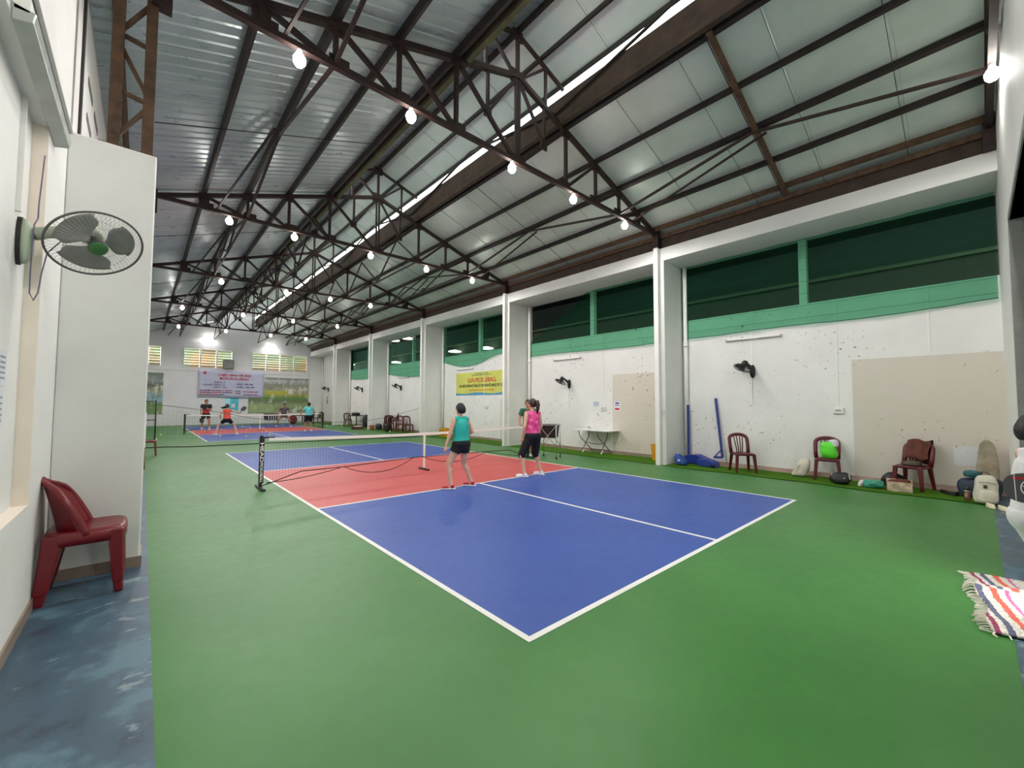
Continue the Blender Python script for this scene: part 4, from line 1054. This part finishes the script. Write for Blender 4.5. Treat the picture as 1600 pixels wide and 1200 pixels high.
# far group under fourth and fifth openings
t = thing('side_table', 'small dark red table with bags on it between distant maroon chairs', 'table', (8.55, 19.25, .012))
MB().box((-.25, -.3, .56), (.25, .3, .6)).build('tabletop', MAROON, t, bevel=.01)
for a in (-1, 1):
    for b in (-1, 1): MB().box((a*.2-.02, b*.25-.02, 0), (a*.2+.02, b*.25+.02, .56)).build('leg', MAROON, t)
bag('snack_bag', 'olive paper bag on the small dark red table', 'bag', (8.5, 19.35, .612), (.16, .2, .18), mat('olive_bag', (112, 104, 76), .7), 41)
t = thing('drink_bottle', 'tall dark bottle on the small dark red table', 'bottle', (8.5, 19.05, .612))
MB().lathe([(.05, 0), (.055, .02), (.055, .26), (.02, .33), (.02, .38)], 12).build('bottle_body', mat('bottle_green', (26, 50, 44), .2), t, True); MB().lathe([(.023, .38), (.023, .41)], 10).build('cap', BLACK, t)
bag('backpack', 'black backpack on the distant maroon chair seat', 'backpack', (8.45, 19.9, .45), (.24, .28, .36), BLACK, 43, 0, e=.6, amp=.03)
bag('backpack', 'black backpack on the ground under the small dark red table', 'backpack', (8.05, 19.4, .012), (.28, .34, .42), BLACK, 44, 0, e=.6, amp=.03)
bag('sports_bag', 'black bag on the ground left of the distant chairs', 'bag', (8.3, 20.97, .012), (.3, .38, .34), BLACK, 45, 0, e=.6, amp=.04)
bag('cloth_bag', 'lilac grey bag beside the orange bucket', 'bag', (8.4, 21.36, .012), (.25, .28, .34), mat('lilac_cloth', (116, 116, 150), .8), 46, 0, e=.7, amp=.04)
t = thing('bucket', 'orange bucket at the foot of the fourth column', 'bucket', (8.0, 21.3, .012))
MB().lathe([(.11, 0), (.13, .26), (.14, .27), (.125, .26), (.105, .02)], 18).build('bucket_body', mat('orange_plastic', (206, 128, 84), .5), t, True)
MB().tube([(.135*math.cos(a), .135*math.sin(a), .25+.0*a) for a in [pi*i/10 for i in range(11)]], .005, 5).build('handle', WHITEP, t)
t = thing('equipment_table', 'dark table loaded with black gear under the farthest opening', 'table', (8.6, 25.2, .012))
MB().box((-.3, -.75, .68), (.3, .75, .73)).build('tabletop', mat('dark_wood', (64, 50, 44), .6), t)
for a in (-1, 1):
    for b in (-1, 1): MB().box((a*.26-.02, b*.7-.02, 0), (a*.26+.02, b*.7+.02, .68)).build('leg', DKGREY, t)
bag('gear_bag', 'black gear bag lying on the dark table', 'bag', (8.6, 25.3, .742), (.4, .9, .18), BLACK, 51, 0, e=.6, amp=.04)
bag('gear_bag', 'tall black bag on the floor right of the dark table', 'bag', (8.65, 23.7, .012), (.35, .45, .8), BLACK, 52, 0, e=.6, amp=.05)
t = thing('ball_crate', 'low dark red crate of white balls and towel on the floor', 'crate', (7.6, 22.4, 0), -.2)
for (a, b) in (((-.32, -.25, 0), (.32, .25, .02)), ((-.32, -.25, 0), (.32, -.22, .17)), ((-.32, .22, 0), (.32, .25, .17)), ((-.32, -.25, 0), (-.29, .25, .17)), ((.29, -.25, 0), (.32, .25, .17))):
    MB().box(a, b).build('crate_side', mat('crate_maroon', (84, 34, 30), .6), t)
blob((.5, .38, .2), 55, amp=.04).build('towel', WHITEP, t, True)
t = thing('side_table', 'dark red low table in the far right corner', 'table', (6.9, 32.2, .012))
MB().box((-.4, -.3, .55), (.4, .3, .6)).build('tabletop', MAROON, t)
for a in (-1, 1):
    for b in (-1, 1): MB().box((a*.36-.03, b*.26-.03, 0), (a*.36+.03, b*.26+.03, .55)).build('leg', MAROON, t)
bag('round_bag', 'round maroon bag on the floor left of the teal shirted far player', 'bag', (6.3, 31.3, 0), (.6, .4, .62), mat('maroon_cloth', (100, 30, 38), .7), 57, 0, e=.95, amp=.03)
# left side: black ball screen and white board
t = thing('ball_screen', 'tall black mesh screen beside the left wall', 'screen', (-1.75, 20.0, 0))
for x in (-.28, .22): MB().tube([(x, 0, 0), (x, 0, 1.65)], .025, 8).build('upright', BLACK, t, True)
for z in (.05, .85, 1.6): MB().tube([(-.28, 0, z), (.22, 0, z)], .018, 8).build('rail', BLACK, t, True)
m = MB()
for i in range(11): m.bar((-.28+.05*i, 0, .05), (-.28+.05*i, 0, 1.6), .003)
for i in range(32): m.bar((-.28, 0, .05+.05*i), (.22, 0, .05+.05*i), .003)
tag(m.build('screen_mesh', BLACK, t), kind='stuff')
t = thing('white_board', 'white board on a stand past the left pillar', 'board', (-1.95, 13.0, 0))
MB().box((-.02, -.4, .35), (.10, .4, 1.3)).build('panel', WHITEP, t, bevel=.03)
for y in (-.3, .3): MB().box((0, y-.02, 0), (.06, y+.02, .35)).build('leg', DKGREY, t)

# rag rug in the doorway
def m_rug():
    k = NT('rag_rug'); co = k.coord(); x = k.xyz(co)
    n = k.noise(co, 30, 3)
    far_ = k.math('GREATER_THAN', x[0], .86)
    u = k.math('ADD', k.math('ADD', k.math('MULTIPLY', x[1], -1.75), k.math('MULTIPLY', x[0], .30)), k.math('MULTIPLY', k.math('SUBTRACT', n, .5), .05))
    u = k.math('ADD', u, k.math('MULTIPLY', far_, -.22))
    W = lin((222, 214, 202))
    st = [(0, W), (.05, lin((150, 40, 84))), (.10, W), (.16, lin((84, 88, 116))), (.22, W), (.30, lin((226, 92, 70))), (.37, W), (.44, lin((206, 96, 150))), (.48, W), (.64, lin((110, 176, 170))), (.70, lin((232, 214, 90))), (.77, W), (.83, lin((60, 120, 130))), (.9, W)]
    c = k.ramp(u, st, 'CONSTANT')
    c = k.mix(k.ramp(k.noise(co, 55, 3), [(.5, (0, 0, 0, 1)), (.6, (.5, .5, .5, 1))]), c, lin((120, 120, 126)))
    k.link(c, k.b.inputs['Base Color']); k.b.inputs['Roughness'].default_value = .95; k.bump(n, .9, .02); return k.m
RUG = m_rug()
t = thing('rag_rug', 'colourful striped rag rug rumpled on the floor at right', 'rug', (2.45, -2.02, .004), .02)
def rf(u, v):
    x = 1.38*u; y = -.02-.60*v+.10*u
    z = .014+.022*max(0, math.sin(u*10+v*2))**2+.012*mnoise.noise(V((x*6, y*6, 0)))+.05*math.exp(-((u-.62)/.07)**2)
    return (x+.03*math.sin(v*5), y+.02*math.sin(u*13), z)
MB().grid(rf, 60, 30).build('rug_cloth', RUG, t, True, thick=.016)
for i in range(46):
    u = i/45; p = V(rf(u, 0)); a = random.uniform(-.3, .3)
    MB().tube([p, p+V((a*.02, .025, -.003)), p+V((a*.05, .05+random.random()*.02, -p.z+.008))], .005, 4).build('tassel', mat('tassel', (226, 218, 204), .9), t)
for i in range(10):
    v = i/9; p = V(rf(0, v)); MB().tube([p, p+V((-.03, random.uniform(-.01, .01), -.004)), p+V((-.055, random.uniform(-.02, .02), -p.z+.008))], .005, 4).build('tassel', MATS['tassel'], t)
# balls
BALLS = [(251.9, 666.2), (269, 666.2), (285, 667.7), (251, 680.6), (243.7, 687.7), (293.7, 676.5), (301.9, 674.6), (319.7, 674.7), (344, 682.2), (385, 682.7), (378, 667.5), (390, 666.8), (412, 670),
         (416, 674.7), (421, 680.6), (442.5, 664.5), (495, 664), (511, 666.5), (534, 665.5), (566.5, 670), (609, 675.5)]
def floor_at(u, v):
    d = r2*((u-800)/FPX)-u2*((v-600)/FPX)+fw
    t_ = -CAM.z/d.z
    return CAM+d*t_
BPL = ['beside the tall black screen', 'on the green near the far wall', 'by the left post of the far net', 'on open green floor left of the far court', 'nearest the red chair at left',
       'just inside the far left net post', 'on the far left sideline', 'at the feet of the red and black shirted player', 'below the orange vested player', 'on the near blue of the far court, centre',
       'beyond the far net, leftmost of a pair', 'beyond the far net, right of a pair', 'beside the centre foot of the far net', 'at the far kitchen line centre mark', 'near the centre line of the far court',
       'behind the crouching player', 'near the far right corner chairs', 'right of the teal far player', 'by the fifth column', 'beside the ball crate', 'on the turf before the distant chairs']
b0 = None
bw = MB(); bw.ell((0, 0, 0), (.037, .037, .037), 14, 10)
for (u, v), pl_ in zip(BALLS, BPL):
    p = floor_at(u, v)
    if b0 is None:
        b0 = bw.build('pickleball', BALLM, None, True); b = b0
    else: b = b0.copy(); COL.objects.link(b)
    b.location = (p.x, p.y, .041); tag(b, 'lime yellow ball '+pl_, 'ball', 'balls scattered on the far floor')
# ------------------------------------------------------------------ people
def skin_mat(name, rgb): return mat(name, rgb, .55, vary=.06, scale=8)
SKIN = skin_mat('skin_light', (222, 176, 150)); SKIN2 = skin_mat('skin_tan', (186, 132, 104))
HAIR = mat('black_hair', (24, 18, 18), .5, vary=.3, scale=30, bump=.3); HAIRB = mat('brown_hair', (58, 36, 30), .5, vary=.3, scale=30, bump=.3)
def cap_mesh(m, a, b, ra, rb, flat_end=False, n=14, k=5):
    a, b = V(a), V(b); t = (b-a).normalized()
    u = V((0, 0, 1)) if abs(t.z) < .9 else V((0, 1, 0))
    x = u.cross(t).normalized(); y = t.cross(x); rs = []
    for i in range(k+1):
        an = pi/2*(1-i/k)*.98; rs.append([a-t*(ra*math.sin(an))+(x*math.cos(2*pi*j/n)+y*math.sin(2*pi*j/n))*(ra*math.cos(an)) for j in range(n)])
    if flat_end: rs.append([b+(x*math.cos(2*pi*j/n)+y*math.sin(2*pi*j/n))*rb for j in range(n)])
    else:
        for i in range(k+1):
            an = pi/2*(i/k)*.98; rs.append([b+t*(rb*math.sin(an))+(x*math.cos(2*pi*j/n)+y*math.sin(2*pi*j/n))*(rb*math.cos(an)) for j in range(n)])
    m.rings(rs)
def remesh(m, name, mt, parent, vox=.009, smooth=4, cuts=()):
    o = m.build(name, mt, parent, True)
    md = o.modifiers.new('r', 'REMESH'); md.mode = 'VOXEL'; md.voxel_size = vox; md.use_smooth_shade = True
    if smooth:
        ms = o.modifiers.new('s', 'SMOOTH'); ms.iterations = smooth; ms.factor = .5
    bake(o)
    if cuts:
        bm = bmesh.new(); bm.from_mesh(o.data)
        for co, no in cuts:
            bmesh.ops.bisect_plane(bm, geom=bm.verts[:]+bm.edges[:]+bm.faces[:], plane_co=V(co), plane_no=V(no), clear_outer=True)
        bm.to_mesh(o.data); bm.free()
        o.data.polygons.foreach_set('use_smooth', [True]*len(o.data.polygons))
    o.data.materials.clear(); o.data.materials.append(mt)
    return o
def ik(a, b, l1, l2, pole):
    a, b, pole = V(a), V(b), V(pole); d = b-a; L = d.length
    if L > (l1+l2)*.999: b = a+d*((l1+l2)*.999/L); d = b-a; L = d.length
    x = (l1*l1-l2*l2+L*L)/(2*L); h = math.sqrt(max(0, l1*l1-x*x)); t = d/L
    p = pole-t*pole.dot(t)
    if p.length < 1e-4: p = V((0, 1, 0))
    return a+t*x+p.normalized()*h, b
def person(label, loc, face, H, feet, wrists, skin, top, shorts, shoes, hair, hip=None, lean=0.0, twist=0.0, female=False, head_turn=0.0, head_nod=0.0,
           tank=False, sleeve=.55, short_len=.45, hair_style='short', socks=None, handdir=None, grip=(0, 0), vox=.009, toes=(0, 0), stripe=None, hipdrop=0.0, build_=1.0, strap_in=.10):
    """local frame: x = person's right, y = forward, z = up; feet/wrists given right then left, in metres"""
    s = H/1.65
    root = thing('person', label, 'person', loc, math.atan2(-face[0], face[1]))
    zh = .86*s-hipdrop
    hipc = V((0, 0, zh)) if hip is None else V(hip)
    ln = V((0, math.sin(lean), math.cos(lean)))
    ct, st_ = math.cos(twist), math.sin(twist)
    rt_ = V((ct, st_, 0)); fwd = rt_.cross(ln)*-1
    fwd = ln.cross(rt_)
    R3 = Matrix((rt_, fwd, ln)).transposed()
    waist = hipc+ln*.13*s; chest = hipc+ln*.33*s; neck = hipc+ln*.515*s; sh_z = hipc+ln*.475*s
    sw = (.165 if female else .185)*s
    sh = [sh_z+rt_*sw, sh_z-rt_*sw]
    hd = neck+V((0, 0, 1))*.155*s+fwd*(.02+head_nod*.05)*s
    hw = .085*s
    hips = [hipc+V((ct, st_, 0))*hw-V((0, 0, .02)), hipc-V((ct, st_, 0))*hw-V((0, 0, .02))]
    bw = build_
    body = MB(); cl = MB(); sh_m = MB()
    E3 = R3
    # trunk
    tr = [(hipc, (.155*bw, .11*bw, .115)), (waist, (.125*bw, .09*bw, .13)), (chest, (.142*bw, .098*bw, .165))]
    if female: tr = [(hipc, (.165*bw, .115*bw, .12)), (waist, (.12*bw, .088*bw, .13)), (chest, (.135*bw, .10*bw, .16))]
    for c, r in tr: body.ell(c, [x*s for x in r], 18, 12, E3)
    cap_mesh(body, sh[0], sh[1], .05*s, .05*s); cap_mesh(body, neck-ln*.06*s, hd-V((0, 0, .05*s)), .053*s, .048*s)
    for q in sh: cap_mesh(body, neck-ln*.01*s, q+V((0, 0, .005)), .04*s, .042*s)
    # head
    yawm = Matrix.Rotation(head_turn, 3, 'Z') @ R3 if lean < .3 else Matrix.Rotation(head_turn+twist, 3, 'Z')
    hf = yawm @ V((0, 1, 0)); hr = yawm @ V((1, 0, 0)); hu = V((0, 0, 1))
    HM = Matrix((hr, hf, hr.cross(hf))).transposed()
    body.ell(hd+hu*.02*s-hf*.008*s, (.074*s, .092*s, .1*s), 18, 12, HM); body.ell(hd-hu*.045*s+hf*.022*s, (.058*s, .068*s, .068*s), 14, 10, HM)
    body.ell(hd+hf*.095*s-hu*.018*s, (.012*s, .018*s, .02*s), 8, 6, HM)
    for e in (-1, 1): body.ell(hd+hr*e*.076*s-hu*.01*s, (.012*s, .022*s, .032*s), 8, 6, HM)
    arms = []
    for i in (0, 1):
        sg = 1 if i == 0 else -1
        wpt = V(wrists[i]); pole = V((sg*.6, -1, -.3))
        el, wr_ = ik(sh[i], wpt, .285*s, .245*s, pole)
        cap_mesh(body, sh[i], el, .047*s*bw, .036*s); cap_mesh(body, el, wr_, .038*s, .025*s)
        mid = el.lerp(wr_, .25); body.ell(mid, (.04*s, .04*s, .055*s), 10, 8)
        arms.append((el, wr_))
        d = (wr_-el).normalized() if not handdir or handdir[i] is None else V(handdir[i]).normalized()
        side = V((sg, 0, 0)); side = (side-d*side.dot(d)).normalized(); nn = d.cross(side)*sg
        # palm and fingers
        for q in (-.018, 0, .018): cap_mesh(body, wr_+d*.015*s, wr_+d*.075*s+nn*q*s, .016*s, .013*s, n=8, k=3)
        for f, (off, ln_) in enumerate(((-.034, .062), (-.012, .075), (.012, .07), (.034, .054))):
            b0_ = wr_+d*.07*s+nn*off*s; cu = .95 if grip[i] else .35
            k1 = b0_+(d*math.cos(cu*.6)-side*math.sin(cu*.6))*ln_*.5*s
            k2 = k1+(d*math.cos(cu*1.7)-side*math.sin(cu*1.7))*ln_*.5*s
            cap_mesh(body, b0_, k1, .0085*s, .008*s, n=8, k=3); cap_mesh(body, k1, k2, .008*s, .007*s, n=8, k=3)
        th0 = wr_+d*.025*s+nn*.022*s; th1 = th0+(d*.7+nn*.7-side*.3).normalized()*.038*s; th2 = th1+(d*.95+nn*.2-side*.4).normalized()*.03*s
        cap_mesh(body, th0, th1, .011*s, .0095*s, n=8, k=3); cap_mesh(body, th1, th2, .0095*s, .008*s, n=8, k=3)
    legs = []
    for i in (0, 1):
        sg = 1 if i == 0 else -1
        an = V((feet[i][0], feet[i][1], .085*s))
        ta = toes[i]; td = V((math.sin(ta), math.cos(ta), 0))
        kn, an2 = ik(hips[i], an, .405*s, .40*s, td*.9+V((sg*.25, .35, 0)))
        an = an2
        cap_mesh(body, hips[i], kn, .086*s*bw, .054*s); cap_mesh(body, kn, an, .052*s, .036*s)
        cm = kn.lerp(an, .3)-td*.015*s; cap_mesh(body, cm, kn.lerp(an, .55), .052*s, .04*s)
        cap_mesh(body, an-td*.03*s-V((0, 0, .045*s)), an+td*.12*s-V((0, 0, .055*s)), .03*s, .026*s)
        legs.append((hips[i], kn, an, td))
    remesh(body, 'body', skin, root, vox)
    # top
    g = .014*s
    for c, r in tr: cl.ell(c, [x*s+g for x in r], 18, 12, E3)
    rr_ = []
    for f_, (wx, wy) in ((-.10, (.158, .112)), (.0, (.158, .112)), (.13, (.138, .100)), (.30, (.144, .104)), (.42, (.13, .088)), (.47, (.10, .06))):
        rr_.append([hipc+ln*f_*s+rt_*((wx*bw*s+g*.8)*math.cos(2*pi*j/24))+fwd*((wy*bw*s+g*.8)*math.sin(2*pi*j/24)) for j in range(24)])
    cl.rings(rr_)
    for i in (0, 1):
        inn = sh[i].lerp(sh_z, strap_in if tank else 0)
        cap_mesh(cl, inn, sh_z, (.05*s+g*.8), .055*s+g)
        cap_mesh(cl, neck-ln*.025*s, inn, .04*s+g, .042*s+g*.8)
        if not tank: cap_mesh(cl, sh[i], sh[i].lerp(arms[i][0], sleeve), .053*s+g, .055*s+g, True)
    remesh(cl, 'tank_top' if tank else 'shirt', top, root, vox*1.1, 6, [(hipc-ln*.045*s, -ln), (neck+ln*.03*s, (ln+fwd*.35).normalized())])
    # shorts
    sh_m.ell(hipc-V((0, 0, .0)), [x*s+.020*s for x in tr[0][1]], 18, 12, E3)
    cap_mesh(sh_m, hips[0], hips[1], .1*s*bw, .1*s*bw)
    for hp, kn, an, td in legs:
        if short_len <= 1: e = hp.lerp(kn, short_len); r1 = .098-.018*short_len
        else: e = kn.lerp(an, short_len-1); r1 = .066
        cap_mesh(sh_m, hp, e if short_len <= 1 else kn, .1*s*bw, (r1 if short_len <= 1 else .075)*s*bw, short_len <= 1)
        if short_len > 1: cap_mesh(sh_m, kn, e, .075*s, r1*s, True)
    so = remesh(sh_m, 'shorts', shorts, root, vox*1.1, 2, [(hipc+ln*.06*s, ln)])
    if stripe:
        for (hp, kn, an, td), sg in zip(legs, (1, -1)):
            a = kn.lerp(hp, .05)+V((sg*.070*s, .01, 0)); b = kn.lerp(an, .28)+V((sg*.045*s, -.05*s, 0))
            MB().tube([a, a.lerp(b, .5)+V((sg*.012, 0, 0)), b], .018*s, 6, flat=(.5, 1)).build('side_stripe', stripe, so, True)
    # shoes
    for (hp, kn, an, td), sg in zip(legs, (1, -1)):
        f = MB(); b = an-V((0, 0, .085*s))
        sd = V((td.y, -td.x, 0))
        MF = Matrix((sd, td, V((0, 0, 1)))).transposed()
        f.ell(b+td*.095*s+V((0, 0, .032*s)), (.044*s, .095*s, .034*s), 14, 8, MF); f.ell(b-td*.022*s+V((0, 0, .042*s)), (.036*s, .05*s, .044*s), 12, 8, MF)
        cap_mesh(f, b-td*.02*s+V((0, 0, .05*s)), b-td*.012*s+V((0, 0, .085*s)), .037*s, .036*s, True)
        so = remesh(f, 'shoe', shoes[0], root, vox, 2)
        so_ = MB(); o_ = []
        for z, g_ in ((.002, 0), (.006, .004), (.026, .003)):
            o_.append([b+td*(.05*s+(.140*s+g_)*math.sin(a))+sd*((.040*s+g_)*math.cos(a)*(1.1 if math.sin(a) > .2 else .85))+V((0, 0, z)) for a in [2*pi*k_/20 for k_ in range(20)]])
        so_.rings(o_).build('sole', shoes[1], so, True)
        if socks:
            k_ = MB(); cap_mesh(k_, an, an.lerp(kn, .22), .042*s, .043*s, True); k_.build('sock', socks, root, True)
    # hair and face
    hm = MB(); hc = hd+hu*.028*s-hf*.012*s
    hm.ell(hc, (.087*s, .104*s, .11*s), 18, 12, HM)
    if hair_style in ('bob', 'short_f'): hm.ell(hc-hf*.03*s-hu*.03*s, (.095*s, .085*s, .105*s), 16, 10, HM)
    cut = [(hd+hu*(.045*s)+hf*.05*s, (hf*.75-hu*.66).normalized())]
    cut.append((hd-hu*(.075*s if hair_style in ('bob', 'short_f') else .05*s), -hu))
    ho = remesh(hm, 'hair', hair, root, vox*.8, 2, cut)
    if hair_style == 'ponytail':
        p0 = hc-hf*.09*s+hu*.035*s
        q = [p0, p0-hf*.045*s+hu*.005*s, p0-hf*.065*s-hu*.07*s, p0-hf*.055*s-hu*.17*s, p0-hf*.04*s-hu*.26*s]
        MB().tube(q, [.025*s, .04*s, .045*s, .036*s, .012*s], 10).build('ponytail', hair, root, True)
    if hair_style == 'swing':
        p0 = hc-hf*.09*s+hu*.0*s
        q = [p0, p0-hf*.05*s-hu*.03*s, p0-hr*.09*s-hf*.05*s-hu*.08*s, p0-hr*.19*s-hf*.03*s-hu*.11*s, p0-hr*.27*s-hu*.10*s]
        MB().tube(q, [.03*s, .055*s, .06*s, .05*s, .015*s], 10).build('ponytail', hair, root, True)
    for e in (-1, 1):
        MB().ell(hd+hr*e*.031*s+hf*.083*s+hu*.008*s, (.013*s, .008*s, .007*s), 8, 6, HM).build('eye', INKK, root, True)
        MB().tube([hd+hr*e*.016*s+hf*.088*s+hu*.028*s, hd+hr*e*.046*s+hf*.075*s+hu*.028*s], .004*s, 5).build('eyebrow', hair, root)
    MB().tube([hd-hr*.022*s+hf*.079*s-hu*.055*s, hd+hf*.087*s-hu*.057*s, hd+hr*.022*s+hf*.079*s-hu*.055*s], .005*s, 6).build('mouth', mat('lips', (160, 84, 80), .5), root, True)
    root['wr'] = 0
    del root['wr']
    return root, arms
def paddle(label, pos, along, normal, m, ring=None, band=None, L=.40, W=.2):
    a, n_ = V(along).normalized(), V(normal); n_ = (n_-a*n_.dot(a)).normalized(); x = a.cross(n_)
    t = thing('paddle', label, 'paddle', (0, 0, 0)); mt = axes(V(pos), x, a, n_); t.matrix_world = mt
    out = []
    for i in range(32):
        an = 2*pi*i/32; c, s = math.cos(an), math.sin(an)
        out.append((W/2*math.copysign(abs(c)**.75, c), .255+.135*math.copysign(abs(s)**.75, s)))
    MB().prism(out, -.007, .007).build('paddle_face', m, t)
    MB().tube([(0, -.02, 0), (0, .13, 0)], .016, 8).build('handle', BLACK, t, True)
    if ring:
        for z in (-.0085, .0085):
            for rr in (.062, .028):
                MB().tube([(rr*math.cos(2*pi*i/32), .25+rr*math.sin(2*pi*i/32), z) for i in range(32)], .0035, 5, closed=True, flat=(1, .4)).build('ring_print', ring, t)
            for i in range(6):
                an = 2*pi*i/6+.3; MB().bar((.028*math.cos(an), .25+.028*math.sin(an), z), (.062*math.cos(an), .25+.062*math.sin(an), z), .006, .002, (0, 0, 1)).build('ring_print', ring, t)
            MB().box((-.09, .335, z-.0008), (.09, .34, z+.0008)).build('ring_print', ring, t)
    if band: MB().box((.055, .16, -.0082), (.072, .35, .0082)).build('red_band', band, t)
    return t
TEAL = mat('teal_jersey', (36, 178, 164), .7, vary=.1, bump=.2); BLK = mat('black_cloth', (18, 18, 20), .8, vary=.2)
def m_pink():
    k = NT('pink_tie_dye'); co = k.coord(); n = k.noise(co, 11, 4, .6)
    k.link(k.ramp(n, [(.32, lin((206, 40, 116))), (.5, lin((236, 72, 142))), (.68, lin((248, 140, 186)))]), k.b.inputs['Base Color']); k.b.inputs['Roughness'].default_value = .7; return k.m
def m_grad():
    k = NT('black_red_gradient'); co = k.coord(); x = k.xyz(co); n = k.noise(co, 8, 3)
    z = k.math('ADD', x[2], k.math('MULTIPLY', k.math('SUBTRACT', n, .5), .12))
    k.link(k.ramp(z, [(.80, lin((214, 84, 60))), (.95, lin((206, 40, 40))), (1.0, lin((120, 24, 44))), (1.0, lin((30, 26, 40)))]), k.b.inputs['Base Color'])
    r = [q for q in k.n if q.type == 'VALTORGB'][0]; e = r.color_ramp.elements
    mp = k.node('ShaderNodeMapRange'); mp.inputs[1].default_value = .8; mp.inputs[2].default_value = 1.45
    k.link(z, mp.inputs[0]); k.link(mp.outputs[0], r.inputs[0])
    for el, p in zip(e, (0.0, .3, .5, .7)): el.position = p
    k.b.inputs['Roughness'].default_value = .7; return k.m
REDSH = mat('red_shoe', (176, 24, 40), .6); WSHOE = mat('white_shoe', (236, 236, 236), .6, vary=.03)
# teal tank player, back to the camera
person('person in teal sleeveless top and black shorts with red shoes, near the centre strap', (2.52, 4.42, .003), (-.10, 1.0), 1.56, [(.235, -.03), (-.235, .0)],
       [(.20, .20, .93), (-.32, .06, .76)], SKIN, TEAL, BLK, (REDSH, WSHOE), HAIR, female=True, tank=True, short_len=.38, hair_style='short_f', vox=.008, toes=(-.5, -.75), lean=.05, build_=1.17)
pk = m_pink()
person('person in pink patterned tank and black capri leggings standing on the kitchen line', (4.40, 4.42, .003), (.12, 1.0), 1.66, [(.235, .02), (-.235, .0)],
       [(.16, .22, .95), (-.25, .06, .85)], SKIN, pk, BLK, (WSHOE, WSHOE), HAIRB, female=True, tank=True, short_len=1.22, hair_style='ponytail', vox=.008, toes=(-.35, -.6), lean=.03, head_turn=.22, stripe=mat('pink_white_stripe', (240, 206, 216), .7), build_=1.12)
_, arms = person('person in dark green shirt standing past the net, behind the pink player', (6.78, 7.05, .003), (-.8, -.6), 1.67, [(.12, 0), (-.12, .02)],
       [(.20, .28, .95), (-.2, .10, .86)], SKIN2, mat('green_tee', (28, 92, 66), .7), mat('khaki_short', (196, 180, 164), .8), (WSHOE, WSHOE), HAIR, head_turn=.2, grip=(1, 0), vox=.010, short_len=.8)
paddle('black paddle in the hand of the green shirted player', (6.50, 6.98, .87), (1, -.75, .02), (0, 0, 1), BLACK)
person('person in black and red gradient shirt waiting beyond the far net', (.78, 27.2, .003), (-.1, -1.0), 1.72, [(.17, 0), (-.17, .03)],
       [(.24, .16, .84), (-.10, .22, 1.18)], SKIN2, m_grad(), BLK, (WSHOE, WSHOE), HAIR, grip=(1, 0), vox=.013, short_len=.62, lean=.04, socks=WSHOE)
paddle('dark paddle hanging in the hand of the red and black shirted player', (.55, 27.0, .80), (.1, 0, -1), (0, -1, .1), DKGREY)
person('person in orange vest lunging with one arm stretched out', (1.13, 22.1, .003), (.05, 1.0), 1.62, [(.41, 0), (-.41, .06)],
       [(.52, .14, 1.06), (-.25, .10, .80)], SKIN, mat('coral_vest', (240, 92, 78), .7), BLK, (WSHOE, WSHOE), HAIR, female=True, tank=True, hair_style='swing', hipdrop=.13, vox=.013, toes=(.5, -.6), lean=.12, short_len=.45, grip=(1, 0))
paddle('dark paddle held out by the orange vested player', (1.66, 22.22, 1.07), (.6, .2, .65), (-.6, -1, .3), DKGREY)
person('person in grey shirt with black sleeves crouching beyond the far net', (4.96, 28.05, .003), (-.15, -1.0), 1.66, [(.38, .05), (-.38, 0)],
       [(.30, .30, .80), (-.28, .22, .82)], SKIN2, mat('grey_tee', (96, 90, 98), .7), mat('brown_shorts', (110, 92, 84), .8), (WSHOE, WSHOE), HAIR, hipdrop=.14, vox=.013, toes=(.4, -.5), lean=.28, short_len=.5, grip=(1, 0))
person('person in pale teal tee and black shorts on the far court', (4.86, 22.3, .003), (.1, 1.0), 1.58, [(.15, 0), (-.15, .02)],
       [(.24, .22, .92), (-.47, .14, .80)], SKIN2, mat('pale_teal_tee', (104, 204, 202), .7), BLK, (WSHOE, WSHOE), HAIR, female=True, hair_style='short_f', vox=.013, short_len=.72, sleeve=.6, build_=1.15, socks=None)
person('person in white holding a dark paddle at the right edge by the doorway', (2.70, -2.25, .005), (.30, -.95), 1.50, [(.12, 0), (-.12, .03)],
       [(.20, .23, .96), (-.16, .26, .98)], SKIN, mat('white_vest', (226, 226, 224), .7), mat('white_shorts', (222, 222, 222), .8), (WSHOE, WSHOE), HAIR, female=True, tank=True, hair_style='bob', vox=.009, short_len=.62, lean=.05, grip=(1, 0), build_=1.0, strap_in=.42)
paddle('dark grey paddle with white ring print at the right edge', (2.42, -2.50, 1.03), (.04, 1, -.03), (-1, .05, .12), mat('paddle_grey', (84, 84, 88), .45), WHITEP, INKR)
